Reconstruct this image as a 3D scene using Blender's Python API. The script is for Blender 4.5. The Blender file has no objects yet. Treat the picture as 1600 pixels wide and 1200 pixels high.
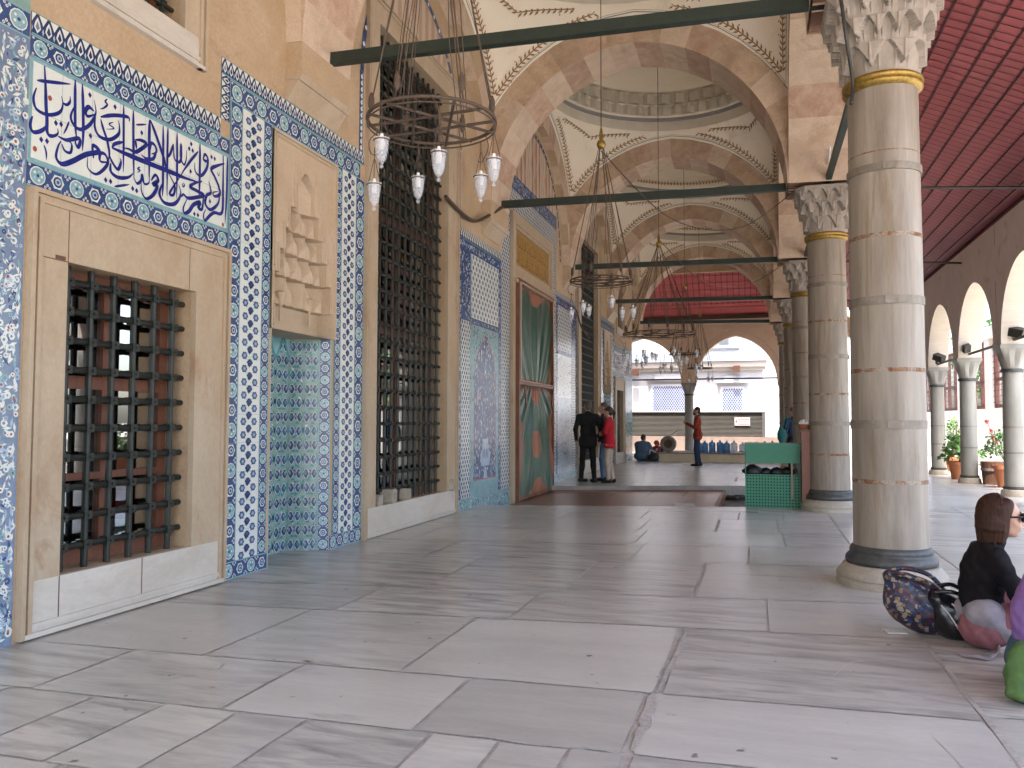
import bpy, math, random
import numpy as np
from mathutils import Matrix, Vector
random.seed(7); RNG = np.random.default_rng(7)
S = bpy.context.scene; COL = S.collection
pi, sin, cos, tan, sqrt = math.pi, math.sin, math.cos, math.tan, math.sqrt
R_ = math.radians
# ------------------------------------------------------------------ camera
cd = bpy.data.cameras.new('camera'); cam = bpy.data.objects.new('camera', cd); COL.objects.link(cam)
cd.sensor_fit = 'HORIZONTAL'; cd.sensor_width = 36.0; cd.lens = 1260.36 / 1600 * 36; cd.clip_start = 0.05; cd.clip_end = 2000
_r = Vector((.956861, .290533, .00266)); _u = Vector((.011043, -.045512, .998903)); _f = Vector((-.290335, .955782, .046757))
cam.matrix_world = Matrix(((_r.x, _u.x, -_f.x, 0), (_r.y, _u.y, -_f.y, 0), (_r.z, _u.z, -_f.z, 1.34), (0, 0, 0, 1)))
S.camera = cam
# ------------------------------------------------------------------ sky, sun, exposure
SUN_AZ = Vector((.04, -1.0)); SUN_EL = R_(72)
w = bpy.data.worlds.new('World'); S.world = w; w.use_nodes = True
nt = w.node_tree; bg = nt.nodes['Background']
sky = nt.nodes.new('ShaderNodeTexSky'); sky.sky_type = 'NISHITA'; sky.sun_disc = False
sky.sun_elevation = SUN_EL; sky.sun_rotation = math.atan2(SUN_AZ.x, SUN_AZ.y); sky.dust_density = 4.0; sky.ozone_density = .4
nt.links.new(sky.outputs[0], bg.inputs[0]); bg.inputs[1].default_value = 0.15
sl = bpy.data.lights.new('sun', 'SUN'); sl.energy = 2.6; sl.angle = R_(.5); sl.color = (1, .96, .90)
so = bpy.data.objects.new('sun', sl); COL.objects.link(so)
_a = SUN_AZ.normalized(); sd = Vector((_a.x * cos(SUN_EL), _a.y * cos(SUN_EL), sin(SUN_EL)))
so.rotation_euler = (-sd).to_track_quat('-Z', 'Y').to_euler(); so.location = sd * 60
S.view_settings.view_transform = 'Standard'; S.view_settings.look = 'None'; S.view_settings.exposure = 2.98; S.view_settings.gamma = 1
cy = S.cycles; cy.use_denoising = True; cy.max_bounces = 9; cy.diffuse_bounces = 6; cy.glossy_bounces = 3; cy.transmission_bounces = 6
cy.transparent_max_bounces = 10; cy.caustics_reflective = False; cy.caustics_refractive = False; cy.sample_clamp_indirect = 8
try: cy.denoiser = 'OPENIMAGEDENOISE'
except Exception: pass

# ------------------------------------------------------------------ mesh helper
class MB:
    def __init__(s): s.v = []; s.f = []; s.m = []
    def add(s, vs, fs, m=0):
        b = len(s.v); s.v.extend(vs)
        for f in fs: s.f.append(tuple(b + i for i in f)); s.m.append(m)
        return s
    def poly(s, pts, m=0): return s.add(pts, [tuple(range(len(pts)))], m)
    def box(s, x0, x1, y0, y1, z0, z1, m=0):
        v = [(x0, y0, z0), (x1, y0, z0), (x1, y1, z0), (x0, y1, z0), (x0, y0, z1), (x1, y0, z1), (x1, y1, z1), (x0, y1, z1)]
        return s.add(v, [(0, 3, 2, 1), (4, 5, 6, 7), (0, 1, 5, 4), (1, 2, 6, 5), (2, 3, 7, 6), (3, 0, 4, 7)], m)
    def obox(s, c, ax, ay, az, m=0):
        c = Vector(c); ax = Vector(ax); ay = Vector(ay); az = Vector(az)
        v = [tuple(c + i * ax + j * ay + k * az) for k in (-1, 1) for i, j in ((-1, -1), (1, -1), (1, 1), (-1, 1))]
        return s.add(v, [(0, 3, 2, 1), (4, 5, 6, 7), (0, 1, 5, 4), (1, 2, 6, 5), (2, 3, 7, 6), (3, 0, 4, 7)], m)
    def tube(s, pts, r, n=8, m=0, caps=True):
        pts = [Vector(p) for p in pts]; N = len(pts); rs = r if isinstance(r, (list, tuple)) else [r] * N
        t0 = (pts[1] - pts[0]).normalized(); a = Vector((0, 0, 1)) if abs(t0.z) < .9 else Vector((1, 0, 0))
        u = t0.cross(a).normalized(); vs = []
        for i in range(N):
            t = (pts[min(i + 1, N - 1)] - pts[max(i - 1, 0)]).normalized()
            u = (u - t * u.dot(t)).normalized(); w_ = t.cross(u)
            for k in range(n):
                an = 2 * pi * k / n; vs.append(tuple(pts[i] + rs[i] * (cos(an) * u + sin(an) * w_)))
        fs = [(i * n + k, i * n + (k + 1) % n, (i + 1) * n + (k + 1) % n, (i + 1) * n + k) for i in range(N - 1) for k in range(n)]
        if caps: fs += [tuple(range(n))[::-1], tuple((N - 1) * n + k for k in range(n))]
        return s.add(vs, fs, m)
    def lathe(s, prof, cx=0, cy=0, n=32, m=0, cz=0, ms=None):
        vs = []; fs = []
        for (r, z) in prof:
            for k in range(n):
                an = 2 * pi * k / n; vs.append((cx + r * cos(an), cy + r * sin(an), cz + z))
        b = len(s.v); s.v.extend(vs)
        for i in range(len(prof) - 1):
            for k in range(n):
                s.f.append((b + i * n + k, b + i * n + (k + 1) % n, b + (i + 1) * n + (k + 1) % n, b + (i + 1) * n + k)); s.m.append(ms[i] if ms else m)
        return s
    def torus(s, c, R, r, n=36, k=6, m=0):
        vs = []; fs = []
        for i in range(n):
            a = 2 * pi * i / n
            for j in range(k):
                b = 2 * pi * j / k; q = R + r * cos(b); vs.append((c[0] + q * cos(a), c[1] + q * sin(a), c[2] + r * sin(b)))
        for i in range(n):
            for j in range(k): fs.append((i * k + j, ((i + 1) % n) * k + j, ((i + 1) % n) * k + (j + 1) % k, i * k + (j + 1) % k))
        return s.add(vs, fs, m)
    def grid(s, P, m=0, mf=None):
        P = np.asarray(P, float); a, b = P.shape[:2]; base = len(s.v); s.v.extend(map(tuple, P.reshape(-1, 3).tolist()))
        for i in range(a - 1):
            for j in range(b - 1):
                s.f.append((base + i * b + j, base + i * b + j + 1, base + (i + 1) * b + j + 1, base + (i + 1) * b + j)); s.m.append(mf(i, j) if mf else m)
        return s
    def build(s, name, mats, parent=None, smooth=False, loc=None):
        me = bpy.data.meshes.new(name); me.from_pydata([tuple(map(float, v)) for v in s.v], [], s.f)
        mats = mats if isinstance(mats, (list, tuple)) else [mats]
        for m in mats: me.materials.append(m)
        me.polygons.foreach_set('material_index', s.m)
        if smooth:
            me.polygons.foreach_set('use_smooth', [True] * len(s.f))
            if smooth != True:
                try: me.set_sharp_from_angle(angle=R_(smooth))
                except Exception: pass
        me.update(); o = bpy.data.objects.new(name, me); COL.objects.link(o)
        if parent: o.parent = parent
        if loc: o.location = loc
        return o
def tag(o, label=None, cat=None, group=None, kind=None):
    for k, v in (('label', label), ('category', cat), ('group', group), ('kind', kind)):
        if v: o[k] = v
    return o
def thing(name, label, cat, loc=(0, 0, 0), rz=0, group=None, parent=None):
    o = bpy.data.objects.new(name, None); COL.objects.link(o); o.location = loc; o.rotation_euler = (0, 0, rz); o.empty_display_size = .1
    if parent: o.parent = parent
    return tag(o, label, cat, group)
def copy_tree(o, parent=None):
    c = o.copy(); COL.objects.link(c)
    if parent: c.parent = parent
    for ch in list(o.children): copy_tree(ch, c)
    return c
def smoothpts(P, n=6, closed=False):
    P = [np.array(p, float) for p in P]; out = []; N = len(P)
    for i in range(N if closed else N - 1):
        p0, p1, p2, p3 = (P[(i - 1) % N], P[i], P[(i + 1) % N], P[(i + 2) % N]) if closed else (P[max(i - 1, 0)], P[i], P[i + 1], P[min(i + 2, N - 1)])
        for k in range(n):
            t = k / n; out.append(.5 * ((2 * p1) + (-p0 + p2) * t + (2 * p0 - 5 * p1 + 4 * p2 - p3) * t * t + (-p0 + 3 * p1 - 3 * p2 + p3) * t ** 3))
    if not closed: out.append(P[-1])
    return out

# ------------------------------------------------------------------ materials
MATS = {}
def mat(name, c, c2=None, sc=3, st=(1, 1, 1), rough=.6, bump=0, bsc=30, metal=0, spec=.5, fine=.12, fsc=40, c3=None, sc3=1.2, t3=.58, isl=0, trans=0, coat=0, bst=(1, 1, 1)):
    m = bpy.data.materials.new(name); m.use_nodes = True; n = m.node_tree.nodes; L = m.node_tree.links; p = n['Principled BSDF']
    geo = n.new('ShaderNodeNewGeometry'); mp = n.new('ShaderNodeMapping'); mp.inputs['Scale'].default_value = st; L.new(geo.outputs['Position'], mp.inputs[0])
    vec = mp.outputs[0]
    if isl:
        ad = n.new('ShaderNodeVectorMath'); ad.operation = 'ADD'; cb = n.new('ShaderNodeCombineXYZ')
        mu = n.new('ShaderNodeMath'); mu.operation = 'MULTIPLY'; mu.inputs[1].default_value = 37.0
        L.new(geo.outputs['Random Per Island'], mu.inputs[0]); [L.new(mu.outputs[0], cb.inputs[i]) for i in (0, 1, 2)]
        L.new(vec, ad.inputs[0]); L.new(cb.outputs[0], ad.inputs[1]); vec = ad.outputs[0]
    def noise(s, det=5, rg=.6, dist=0):
        q = n.new('ShaderNodeTexNoise'); q.inputs['Scale'].default_value = s; q.inputs['Detail'].default_value = det; q.inputs['Roughness'].default_value = rg; q.inputs['Distortion'].default_value = dist
        L.new(vec, q.inputs[0]); return q.outputs[0]
    def mix(f, a, b, mode='MIX'):
        q = n.new('ShaderNodeMix'); q.data_type = 'RGBA'; q.blend_type = mode
        for i, x in ((0, f), (6, a), (7, b)):
            if hasattr(x, 'links'): L.new(x, q.inputs[i])
            else: q.inputs[i].default_value = x if i == 0 else (*x, 1)
        return q.outputs[2]
    def ramp(f, a, b):
        q = n.new('ShaderNodeMapRange'); q.inputs[1].default_value = a; q.inputs[2].default_value = b; L.new(f, q.inputs[0]); return q.outputs[0]
    col = tuple(c)
    if c2: col = mix(ramp(noise(sc, 6, .65, .4), .35, .65), c, c2)
    if c3: col = mix(ramp(noise(sc3, 7, .7, .8), t3, t3 + .14), col, c3)
    if fine:
        f = ramp(noise(fsc, 4, .7), .3, .7); q = n.new('ShaderNodeMapRange'); q.inputs[3].default_value = 1 - fine; q.inputs[4].default_value = 1 + fine; L.new(f, q.inputs[0])
        h = n.new('ShaderNodeVectorMath'); h.operation = 'SCALE'
        if isinstance(col, tuple): h.inputs[0].default_value = col
        else: L.new(col, h.inputs[0])
        L.new(q.outputs[0], h.inputs['Scale']); col = h.outputs[0]
    if isl:
        q = n.new('ShaderNodeMapRange'); q.inputs[3].default_value = 1 - isl; q.inputs[4].default_value = 1 + isl; L.new(geo.outputs['Random Per Island'], q.inputs[0])
        h = n.new('ShaderNodeVectorMath'); h.operation = 'SCALE'; L.new(q.outputs[0], h.inputs['Scale'])
        if isinstance(col, tuple): h.inputs[0].default_value = col
        else: L.new(col, h.inputs[0])
        col = h.outputs[0]
    if isinstance(col, tuple): p.inputs['Base Color'].default_value = (*col, 1)
    else: L.new(col, p.inputs['Base Color'])
    p.inputs['Roughness'].default_value = rough; p.inputs['Metallic'].default_value = metal; p.inputs['Specular IOR Level'].default_value = spec
    p.inputs['Transmission Weight'].default_value = trans; p.inputs['Coat Weight'].default_value = coat
    if bump:
        b = n.new('ShaderNodeBump'); b.inputs['Strength'].default_value = bump; b.inputs['Distance'].default_value = .01; L.new(noise(bsc, 6, .7), b.inputs['Height']); L.new(b.outputs[0], p.inputs['Normal'])
    MATS[name] = m; return m
stone = mat('sandstone', (.42, .295, .175), (.475, .355, .232), 1.6, rough=.85, bump=.55, bsc=45, fine=.11, c3=(.33, .215, .135), sc3=1.1, t3=.56)
stone_g = mat('frame_marble', (.405, .30, .195), (.46, .37, .265), 2.2, st=(1, 1, .6), rough=.6, bump=.2, fine=.07, c3=(.36, .23, .14), sc3=2.6, t3=.57)
sill_m = mat('worn_marble', (.50, .45, .38), (.60, .56, .50), 3, st=(1, .4, 1), rough=.5, bump=.15, fine=.06, c3=(.42, .32, .2), sc3=3, t3=.6)
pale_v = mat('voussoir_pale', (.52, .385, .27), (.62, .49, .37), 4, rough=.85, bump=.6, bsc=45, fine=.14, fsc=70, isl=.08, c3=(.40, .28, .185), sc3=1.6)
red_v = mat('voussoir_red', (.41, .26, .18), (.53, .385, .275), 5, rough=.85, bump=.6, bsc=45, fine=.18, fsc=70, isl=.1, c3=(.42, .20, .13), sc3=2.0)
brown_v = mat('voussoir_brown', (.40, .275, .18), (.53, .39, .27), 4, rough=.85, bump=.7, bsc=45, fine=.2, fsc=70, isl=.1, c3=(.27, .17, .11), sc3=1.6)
pier_v = mat('pier_red_stone', (.27, .115, .07), (.41, .25, .16), 6, rough=.9, bump=.9, bsc=35, fine=.32, fsc=45, c3=(.23, .13, .085), sc3=4, t3=.55)
plaster = mat('plaster', (.82, .72, .56), (.85, .77, .63), 1.2, rough=.8, fine=.02, c3=(.66, .56, .43), sc3=.8)
pl_grey = mat('painted_grey', (.52, .46, .36), (.58, .52, .42), 3, rough=.8, fine=.04)
pl_line = mat('painted_line', (.26, .25, .24), rough=.8, fine=.05)
pl_leaf = mat('painted_leaf', (.30, .145, .07), (.24, .16, .06), 6, rough=.8, fine=.1)
pl_gold = mat('painted_gold', (.34, .24, .07), (.26, .18, .06), 6, rough=.7, fine=.1)
marble = mat('column_marble', (.335, .292, .24), (.19, .155, .118), 4.2, st=(1, 1, .10), rough=.5, bump=.12, fine=.11, fsc=22, c3=(.20, .145, .09), sc3=4.5, t3=.53)
marble2 = mat('capital_marble', (.36, .315, .265), (.29, .25, .205), 6, rough=.6, bump=.2, fine=.06, c3=(.29, .24, .18), sc3=5, t3=.58)
base_m = mat('base_marble', (.40, .36, .29), (.31, .27, .21), 4, rough=.6, bump=.3, fine=.12, c3=(.2, .17, .11), sc3=5)
rust = mat('rusty_joint', (.13, .05, .02), (.24, .13, .06), 12, rough=.8, bump=.4, fine=.35, fsc=60, c3=(.30, .25, .2), sc3=8, t3=.44)
iron_b = mat('iron_band', (.175, .148, .118), (.25, .215, .175), 8, rough=.55, metal=.12, fine=.1, c3=(.15, .09, .05), sc3=7, t3=.62)
brass = mat('gilt_collar', (.25, .155, .03), (.38, .25, .06), 14, rough=.45, metal=.65, fine=.25, c3=(.12, .08, .03), sc3=9)
bronze = mat('bronze_ring', (.05, .052, .05), (.085, .085, .08), 12, rough=.5, metal=.3, fine=.15)
green_b = mat('green_beam', (.011, .021, .0145), (.02, .031, .022), 5, rough=.5, fine=.2)
iron = mat('dark_iron', (.035, .034, .03), (.055, .05, .042), 8, rough=.5, metal=.3, fine=.15)
iron_g = mat('green_iron', (.013, .0165, .0135), (.022, .027, .022), 14, rough=.45, metal=.2, fine=.15)
iron_r = mat('rusty_iron', (.055, .036, .024), (.08, .05, .032), 20, rough=.7, fine=.2)
wood_r = mat('red_wood', (.165, .06, .035), (.21, .085, .05), 4, st=(6, 6, 1), rough=.5, fine=.15)
wood_d = mat('dark_wood', (.10, .045, .028), (.14, .065, .04), 4, st=(3, 3, 1), rough=.5, fine=.15)
black = mat('unlit_interior_black', (.012, .011, .01), rough=.9, fine=0)  # room shade put into the colour: black makes the hall look unlit
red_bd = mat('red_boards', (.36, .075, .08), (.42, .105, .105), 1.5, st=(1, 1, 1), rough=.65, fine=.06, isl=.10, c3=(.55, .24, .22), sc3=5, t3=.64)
red_ln = mat('board_gap', (.045, .012, .012), rough=.8, fine=0)
cobalt = mat('tile_cobalt', (.028, .058, .16), (.05, .10, .235), 6, rough=.22, fine=.12, fsc=14)
navy = mat('tile_navy', (.022, .036, .105), (.04, .06, .15), 8, rough=.22, fine=.15)
turq = mat('tile_turquoise', (.17, .34, .38), (.25, .42, .45), 7, rough=.22, fine=.12)
twhite = mat('tile_white', (.62, .67, .64), (.69, .71, .66), 3, rough=.2, fine=.03, c3=(.56, .57, .50), sc3=2, t3=.62)
tpale = mat('tile_pale_blue', (.30, .42, .55), (.38, .50, .60), 5, rough=.22, fine=.06)
tgrey = mat('tile_grey_blue', (.15, .20, .30), (.20, .26, .36), 9, rough=.22, fine=.1)
tgreen = mat('tile_sage', (.20, .315, .29), (.28, .39, .355), 5, rough=.22, fine=.08)
tteal = mat('tile_teal', (.05, .21, .23), (.07, .27, .28), 6, rough=.22, fine=.1)
tred = mat('tile_red', (.30, .085, .06), rough=.2, fine=.15)
ink = mat('tile_ink', (.014, .022, .155), (.02, .035, .21), 7, rough=.15, fine=.1)
TM = [cobalt, navy, turq, twhite, tpale, tgrey, tgreen, tteal, tred, ink, stone, stone_g]
COB, NAV, TUR, WHI, PAL, GRY, SAG, TEA, RED, INK, STO, STG = range(12)
grout = mat('floor_joint', (.31, .29, .26), (.41, .385, .345), 6, rough=.9, bump=.5, fine=.2)
def slab_mat():
    m = mat('floor_marble', (.52, .505, .462), (.455, .44, .403), 1.1, st=(.55, 1.6, 1), rough=.27, bump=.06, bsc=20, fine=.035, fsc=24, c3=(.29, .275, .26), sc3=.9, t3=.6, isl=.11)
    n = m.node_tree.nodes; L = m.node_tree.links; p = n['Principled BSDF']; src = p.inputs['Base Color'].links[0].from_socket
    geo = n.new('ShaderNodeNewGeometry'); mp = n.new('ShaderNodeMapping'); L.new(geo.outputs['Position'], mp.inputs[0]); mp.inputs['Scale'].default_value = (1.0, 5.5, 1)
    ro = n.new('ShaderNodeMath'); ro.operation = 'MULTIPLY'; ro.inputs[1].default_value = 2.4; L.new(geo.outputs['Random Per Island'], ro.inputs[0])
    cb = n.new('ShaderNodeCombineXYZ'); L.new(ro.outputs[0], cb.inputs[2]); L.new(cb.outputs[0], mp.inputs['Rotation'])
    nz = n.new('ShaderNodeTexNoise'); nz.inputs['Scale'].default_value = 1.6; nz.inputs['Detail'].default_value = 7; nz.inputs['Roughness'].default_value = .62; nz.inputs['Distortion'].default_value = .5; L.new(mp.outputs[0], nz.inputs[0])
    mr = n.new('ShaderNodeMapRange'); mr.inputs[1].default_value = .43; mr.inputs[2].default_value = .68; mr.inputs[3].default_value = 0; L.new(nz.outputs[0], mr.inputs[0])
    ws = n.new('ShaderNodeTexWhiteNoise'); ws.noise_dimensions = '1D'; L.new(geo.outputs['Random Per Island'], ws.inputs['W'])
    pw = n.new('ShaderNodeMath'); pw.operation = 'POWER'; pw.inputs[1].default_value = 2.0; L.new(ws.outputs[0], pw.inputs[0])
    mu = n.new('ShaderNodeMath'); mu.operation = 'MULTIPLY'; L.new(mr.outputs[0], mu.inputs[0]); L.new(pw.outputs[0], mu.inputs[1])
    mx = n.new('ShaderNodeMix'); mx.data_type = 'RGBA'; L.new(mu.outputs[0], mx.inputs[0]); L.new(src, mx.inputs[6]); mx.inputs[7].default_value = (.19, .183, .176, 1); L.new(mx.outputs[2], p.inputs['Base Color'])
    # dark chips and scuffs
    n2 = n.new('ShaderNodeTexNoise'); n2.inputs['Scale'].default_value = 9; n2.inputs['Detail'].default_value = 6; L.new(geo.outputs['Position'], n2.inputs[0])
    r2 = n.new('ShaderNodeMapRange'); r2.inputs[1].default_value = .69; r2.inputs[2].default_value = .73; L.new(n2.outputs[0], r2.inputs[0])
    m2 = n.new('ShaderNodeMix'); m2.data_type = 'RGBA'; L.new(r2.outputs[0], m2.inputs[0]); L.new(mx.outputs[2], m2.inputs[6]); m2.inputs[7].default_value = (.2, .18, .16, 1); L.new(m2.outputs[2], p.inputs['Base Color'])
    return m
slab = slab_mat()
def glass_dark():
    m = bpy.data.materials.new('window_glass'); m.use_nodes = True; n = m.node_tree.nodes; L = m.node_tree.links; out = n['Material Output']
    g = n.new('ShaderNodeBsdfGlossy'); g.inputs['Roughness'].default_value = .02; t = n.new('ShaderNodeBsdfTransparent'); t.inputs[0].default_value = (.55, .57, .55, 1)
    mx = n.new('ShaderNodeMixShader'); mx.inputs[0].default_value = .5; L.new(t.outputs[0], mx.inputs[1]); L.new(g.outputs[0], mx.inputs[2]); L.new(mx.outputs[0], out.inputs[0]); return m
glass = glass_dark()
def glass_lamp():
    m = bpy.data.materials.new('lamp_glass'); m.use_nodes = True; n = m.node_tree.nodes; L = m.node_tree.links; out = n['Material Output']; p = n['Principled BSDF']
    p.inputs['Base Color'].default_value = (.60, .61, .64, 1); p.inputs['Roughness'].default_value = .06; t = n.new('ShaderNodeBsdfTransparent')
    mx = n.new('ShaderNodeMixShader'); mx.inputs[0].default_value = .30; L.new(t.outputs[0], mx.inputs[1]); L.new(p.outputs[0], mx.inputs[2]); L.new(mx.outputs[0], out.inputs[0]); return m
lampg = glass_lamp()
# ------------------------------------------------------------------ setting: paving
def SK(x, y): return y + (.15 + .025 * y) * (min(max(x, -4.4), 1.7) + 4.29) / 5.35
def skew(mb): mb.v = [(x, SK(x, y), z) for x, y, z in mb.v]; return mb
def near_edge(x): return 13.455 + .254 * x
def far_edge(x): return 17.937 + .341 * x
WX = -4.29
def slab_poly(mb, c4, gap=(.006, .006, .006, .006), z=0.):
    c = [np.array(p, float) for p in c4]; ctr = sum(c) / 4; pts = []
    ins = []
    for i in range(4):      # offset every edge inwards
        a, b = c[i], c[(i + 1) % 4]; d = (b - a) / max(np.linalg.norm(b - a), 1e-6); nrm = np.array([-d[1], d[0]])
        if np.dot(ctr - a, nrm) < 0: nrm = -nrm
        ins.append((a + nrm * gap[i], d))
    crn = []
    for i in range(4):
        (p, d), (q, e) = ins[i - 1], ins[i]; den = d[0] * e[1] - d[1] * e[0]
        t = ((q - p)[0] * e[1] - (q - p)[1] * e[0]) / den if abs(den) > 1e-6 else 0; crn.append(p + d * t)
    for i in range(4):
        a, b = crn[i], crn[(i + 1) % 4]; n = max(2, int(np.linalg.norm(b - a) / .12))
        for k in range(n): pts.append(a + (b - a) * k / n + RNG.normal(0, .0022, 2) * (1 if k else 3.2))
    mb.poly([(p[0], p[1], z) for p in pts])
fl = MB()
rows = [(-3.2, 0), (-2.1, 0), (-1.0, 0), (.1, 0), (1.1, 0), (1.95, .02), (2.62, .02), (3.33, .03), (4.11, .045), (5.48, .105), (6.46, .14), (8.03, .155), (9.2, .16), (10.35, .19), (11.6, .22), (12.55, .24), (13.455, .254)]
cross = {7: [-3.5, -2.41, -1.45, -.515], 8: [-3.05, -1.85, -.47], 9: [-2.9, -1.64, .055], 10: [-2.6, -1.49, -.475], 11: [-3.2, -1.2, -.1], 6: [-3.6, -3.1, -2.7, -2.3, -1.95, -1.35, -1.05, -.75, -.5], 5: [-3.4, -2.6, -2.2, -1.5, -.52]}
def row_strip(a, b, xs, zz=0.):
    for i in range(len(xs) - 1):
        x0, x1 = xs[i], xs[i + 1]
        g = [.005 + .006 * random.random()] * 4
        if abs(x1 + .48) < .06: g[1] = .02 + .02 * random.random()
        slab_poly(fl, [(x0, a[0] + a[1] * x0), (x1, a[0] + a[1] * x1), (x1, b[0] + b[1] * x1), (x0, b[0] + b[1] * x0)], g, zz)
def rand_x(x0, x1, lo, hi):
    xs = [x0]
    while xs[-1] < x1 - hi: xs.append(xs[-1] + random.uniform(lo, hi))
    if x1 - xs[-1] > lo * 1.2: xs.append((xs[-1] + x1) / 2)
    return xs + [x1]
for i in range(len(rows) - 1):
    xs = [WX - .4] + cross[i] + [.97] if i in cross else rand_x(WX - .4, .97, .8, 1.7)
    row_strip(rows[i], rows[i + 1], xs)
y = 0.
frow = [(17.937, .341), (19.2, .31), (20.5, .27), (21.9, .23), (23.2, .19), (24.6, .15), (26.0, .1), (27.3, .06), (28.3, 0.03), (29.6, 0), (31, 0), (32.4, 0), (33.9, 0)]
for i in range(len(frow) - 1): row_strip(frow[i], frow[i + 1], rand_x(WX - .4 if i < 8 else -9, .97, .9, 1.9))
xs = [.97, 1.75, 2.9, 3.75, 4.95, 6.7]
for k in range(len(xs) - 1):                               # outer aisle
    yy = -3.2
    while yy < 34:
        l = random.uniform(.9, 2.1); slab_poly(fl, [(xs[k], yy), (xs[k + 1], yy), (xs[k + 1], yy + l), (xs[k], yy + l)], [.006] * 4); yy += l
def blob(pts, wd, m=1, z=.0016):                           # cement fills and hairline cracks lying in the paving
    Q = smoothpts(pts, 6); n = len(Q); prev = None
    for k in range(n):
        t = Q[min(k + 1, n - 1)] - Q[max(k - 1, 0)]; t = t / (np.linalg.norm(t) + 1e-6); N_ = np.array((-t[1], t[0])); a, b = (wd * random.uniform(.35, 1.1) * min(1, .2 + 4 * k / n) * min(1, .2 + 4 * (n - 1 - k) / n) for _ in '12')
        q = [(*(Q[k] - N_ * a), z), (*(Q[k] + N_ * b), z)]
        if prev: fl.poly([prev[0], q[0], q[1], prev[1]], m)
        prev = q
for pts, wd in (([(-.50, 3.35), (-.49, 3.7), (-.51, 4.1)], .035), ([(-.49, 4.1), (-.47, 4.6), (-.45, 5.3)], .022), ([(-.47, 6.45), (-.49, 7.2), (-.47, 7.95)], .022), ([(-2.4, 4.0), (-2.42, 4.06), (-2.2, 4.05)], .03), ([(-1.86, 5.3), (-1.7, 5.28), (-1.6, 5.33)], .03), ([(.97, 3.2), (.98, 4.2), (.96, 5.5)], .018), ([(-1.2, 3.32), (-.9, 3.30), (-.6, 3.33)], .012)): blob([np.array(p) for p in pts], wd)
for pts in ([(.1, 4.5), (.35, 4.62), (.5, 4.95), (.8, 5.1)], [(-3.0, 3.5), (-2.8, 3.75), (-2.9, 3.95)], [(-1.2, 4.3), (-1.0, 4.8), (-.75, 5.1)], [(.2, 6.6), (.5, 7.1), (.45, 7.8)], [(-2.6, 5.6), (-2.1, 5.9), (-1.8, 6.1)], [(.55, 3.0), (.75, 3.4), (.7, 3.9)], [(-3.4, 6.5), (-3.0, 7.0), (-2.4, 7.3)]): blob([np.array(p) for p in pts], .0035, 1, .0012)
tag(fl.build('floor', [slab, grout]), kind='structure')
jb = MB(); Z = -.004
jb.poly([(-4.7, -3.2, Z), (1, -3.2, Z), (1, near_edge(1), Z), (-4.7, near_edge(-4.7), Z)]); jb.poly([(-9, 33.9, Z), (-4.7, far_edge(-4.7), Z), (1, far_edge(1), Z), (1, 33.9, Z)]); jb.poly([(1, -3.2, Z), (6.7, -3.2, Z), (6.7, 33.9, Z), (1, 33.9, Z)])
tag(jb.build('floor_bedding', grout), kind='structure')
ch = MB(); ch.poly([(-4.7, 11.5, -.24), (1.1, 11.5, -.24), (1.1, 18.6, -.24), (-4.7, 18.6, -.24)])
ch.poly([(-4.7, far_edge(-4.7), -.24), (1.05, far_edge(1.05), -.24), (1.05, far_edge(1.05), -.002), (-4.7, far_edge(-4.7), -.002)])
ch.poly([(1.05, near_edge(1.05), -.24), (-4.7, near_edge(-4.7), -.24), (-4.7, near_edge(-4.7), -.002), (1.05, near_edge(1.05), -.002)])
ch.poly([(1.05, near_edge(1), -.24), (1.05, near_edge(1), -.002), (1.05, far_edge(1.05), -.002), (1.05, far_edge(1.05), -.24)])
tag(ch.build('sunken_path', mat('path_stone', (.30, .28, .25), (.22, .20, .18), 4, rough=.6, bump=.3)), kind='structure')
gm = mat('ground_paving', (.42, .40, .37), (.34, .32, .30), .6, rough=.8)
g = MB(); g.poly([(-300, -300, -.35), (300, -300, -.35), (300, 400, -.35), (-300, 400, -.35)]); tag(g.build('ground', gm), kind='structure')

# ------------------------------------------------------------------ arch helpers
def pointed(wd, rise, off=0., n=10):
    R = (wd * wd + rise * rise) / (2 * wd); e = R - wd; a1 = math.acos(e / (R + off)); out = []
    for k in range(n + 1): a = a1 * k / n; out.append((e - (R + off) * cos(a), (R + off) * sin(a)))
    return out + [(-u, z) for u, z in out[-2::-1]]
AW, ARISE, AZ, ATH = 2.3, 2.42, 4.97, .42
def arch_ring(mb, place, wd, rise, th, d0, d1, nv, face_m, soff_m):
    sub = 2; n = nv * sub // 2; I = pointed(wd, rise, 0, n); E = pointed(wd, rise, th, n)
    for j in range(nv):
        i0 = j * sub; vs = []
        for k in range(sub + 1):
            for (p, d) in ((I, d0), (I, d1), (E, d1), (E, d0)): vs.append(place(p[i0 + k][0], p[i0 + k][1], d))
        b = len(mb.v); mb.v.extend(vs); fm, sm = face_m[j % len(face_m)], soff_m[j % len(soff_m)]
        for k in range(sub):
            q = b + 4 * k
            for f, m in (((q, q + 4, q + 5, q + 1), sm), ((q + 1, q + 5, q + 6, q + 2), fm), ((q + 2, q + 6, q + 7, q + 3), fm), ((q + 3, q + 7, q + 4, q), fm)):
                mb.f.append(f); mb.m.append(m)
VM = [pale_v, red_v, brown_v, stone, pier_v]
ARCH_Y = [1.35, 7.1, 12.85, 18.6, 24.4, 30.1]; HW = .475
portico = thing('portico_vaulting', 'long vaulted portico ceiling of domed bays and striped stone arches', 'vault', (0, 0, 0))
def part(mb, name, mats, parent=portico, **k): return mb.build(name, mats, parent, **k)
FACE = [0, 2, 2, 1, 2, 0, 2, 2, 1, 2, 2]; SOFF = [0, 1, 0, 0, 1, 0, 1, 0, 0, 1]
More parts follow.
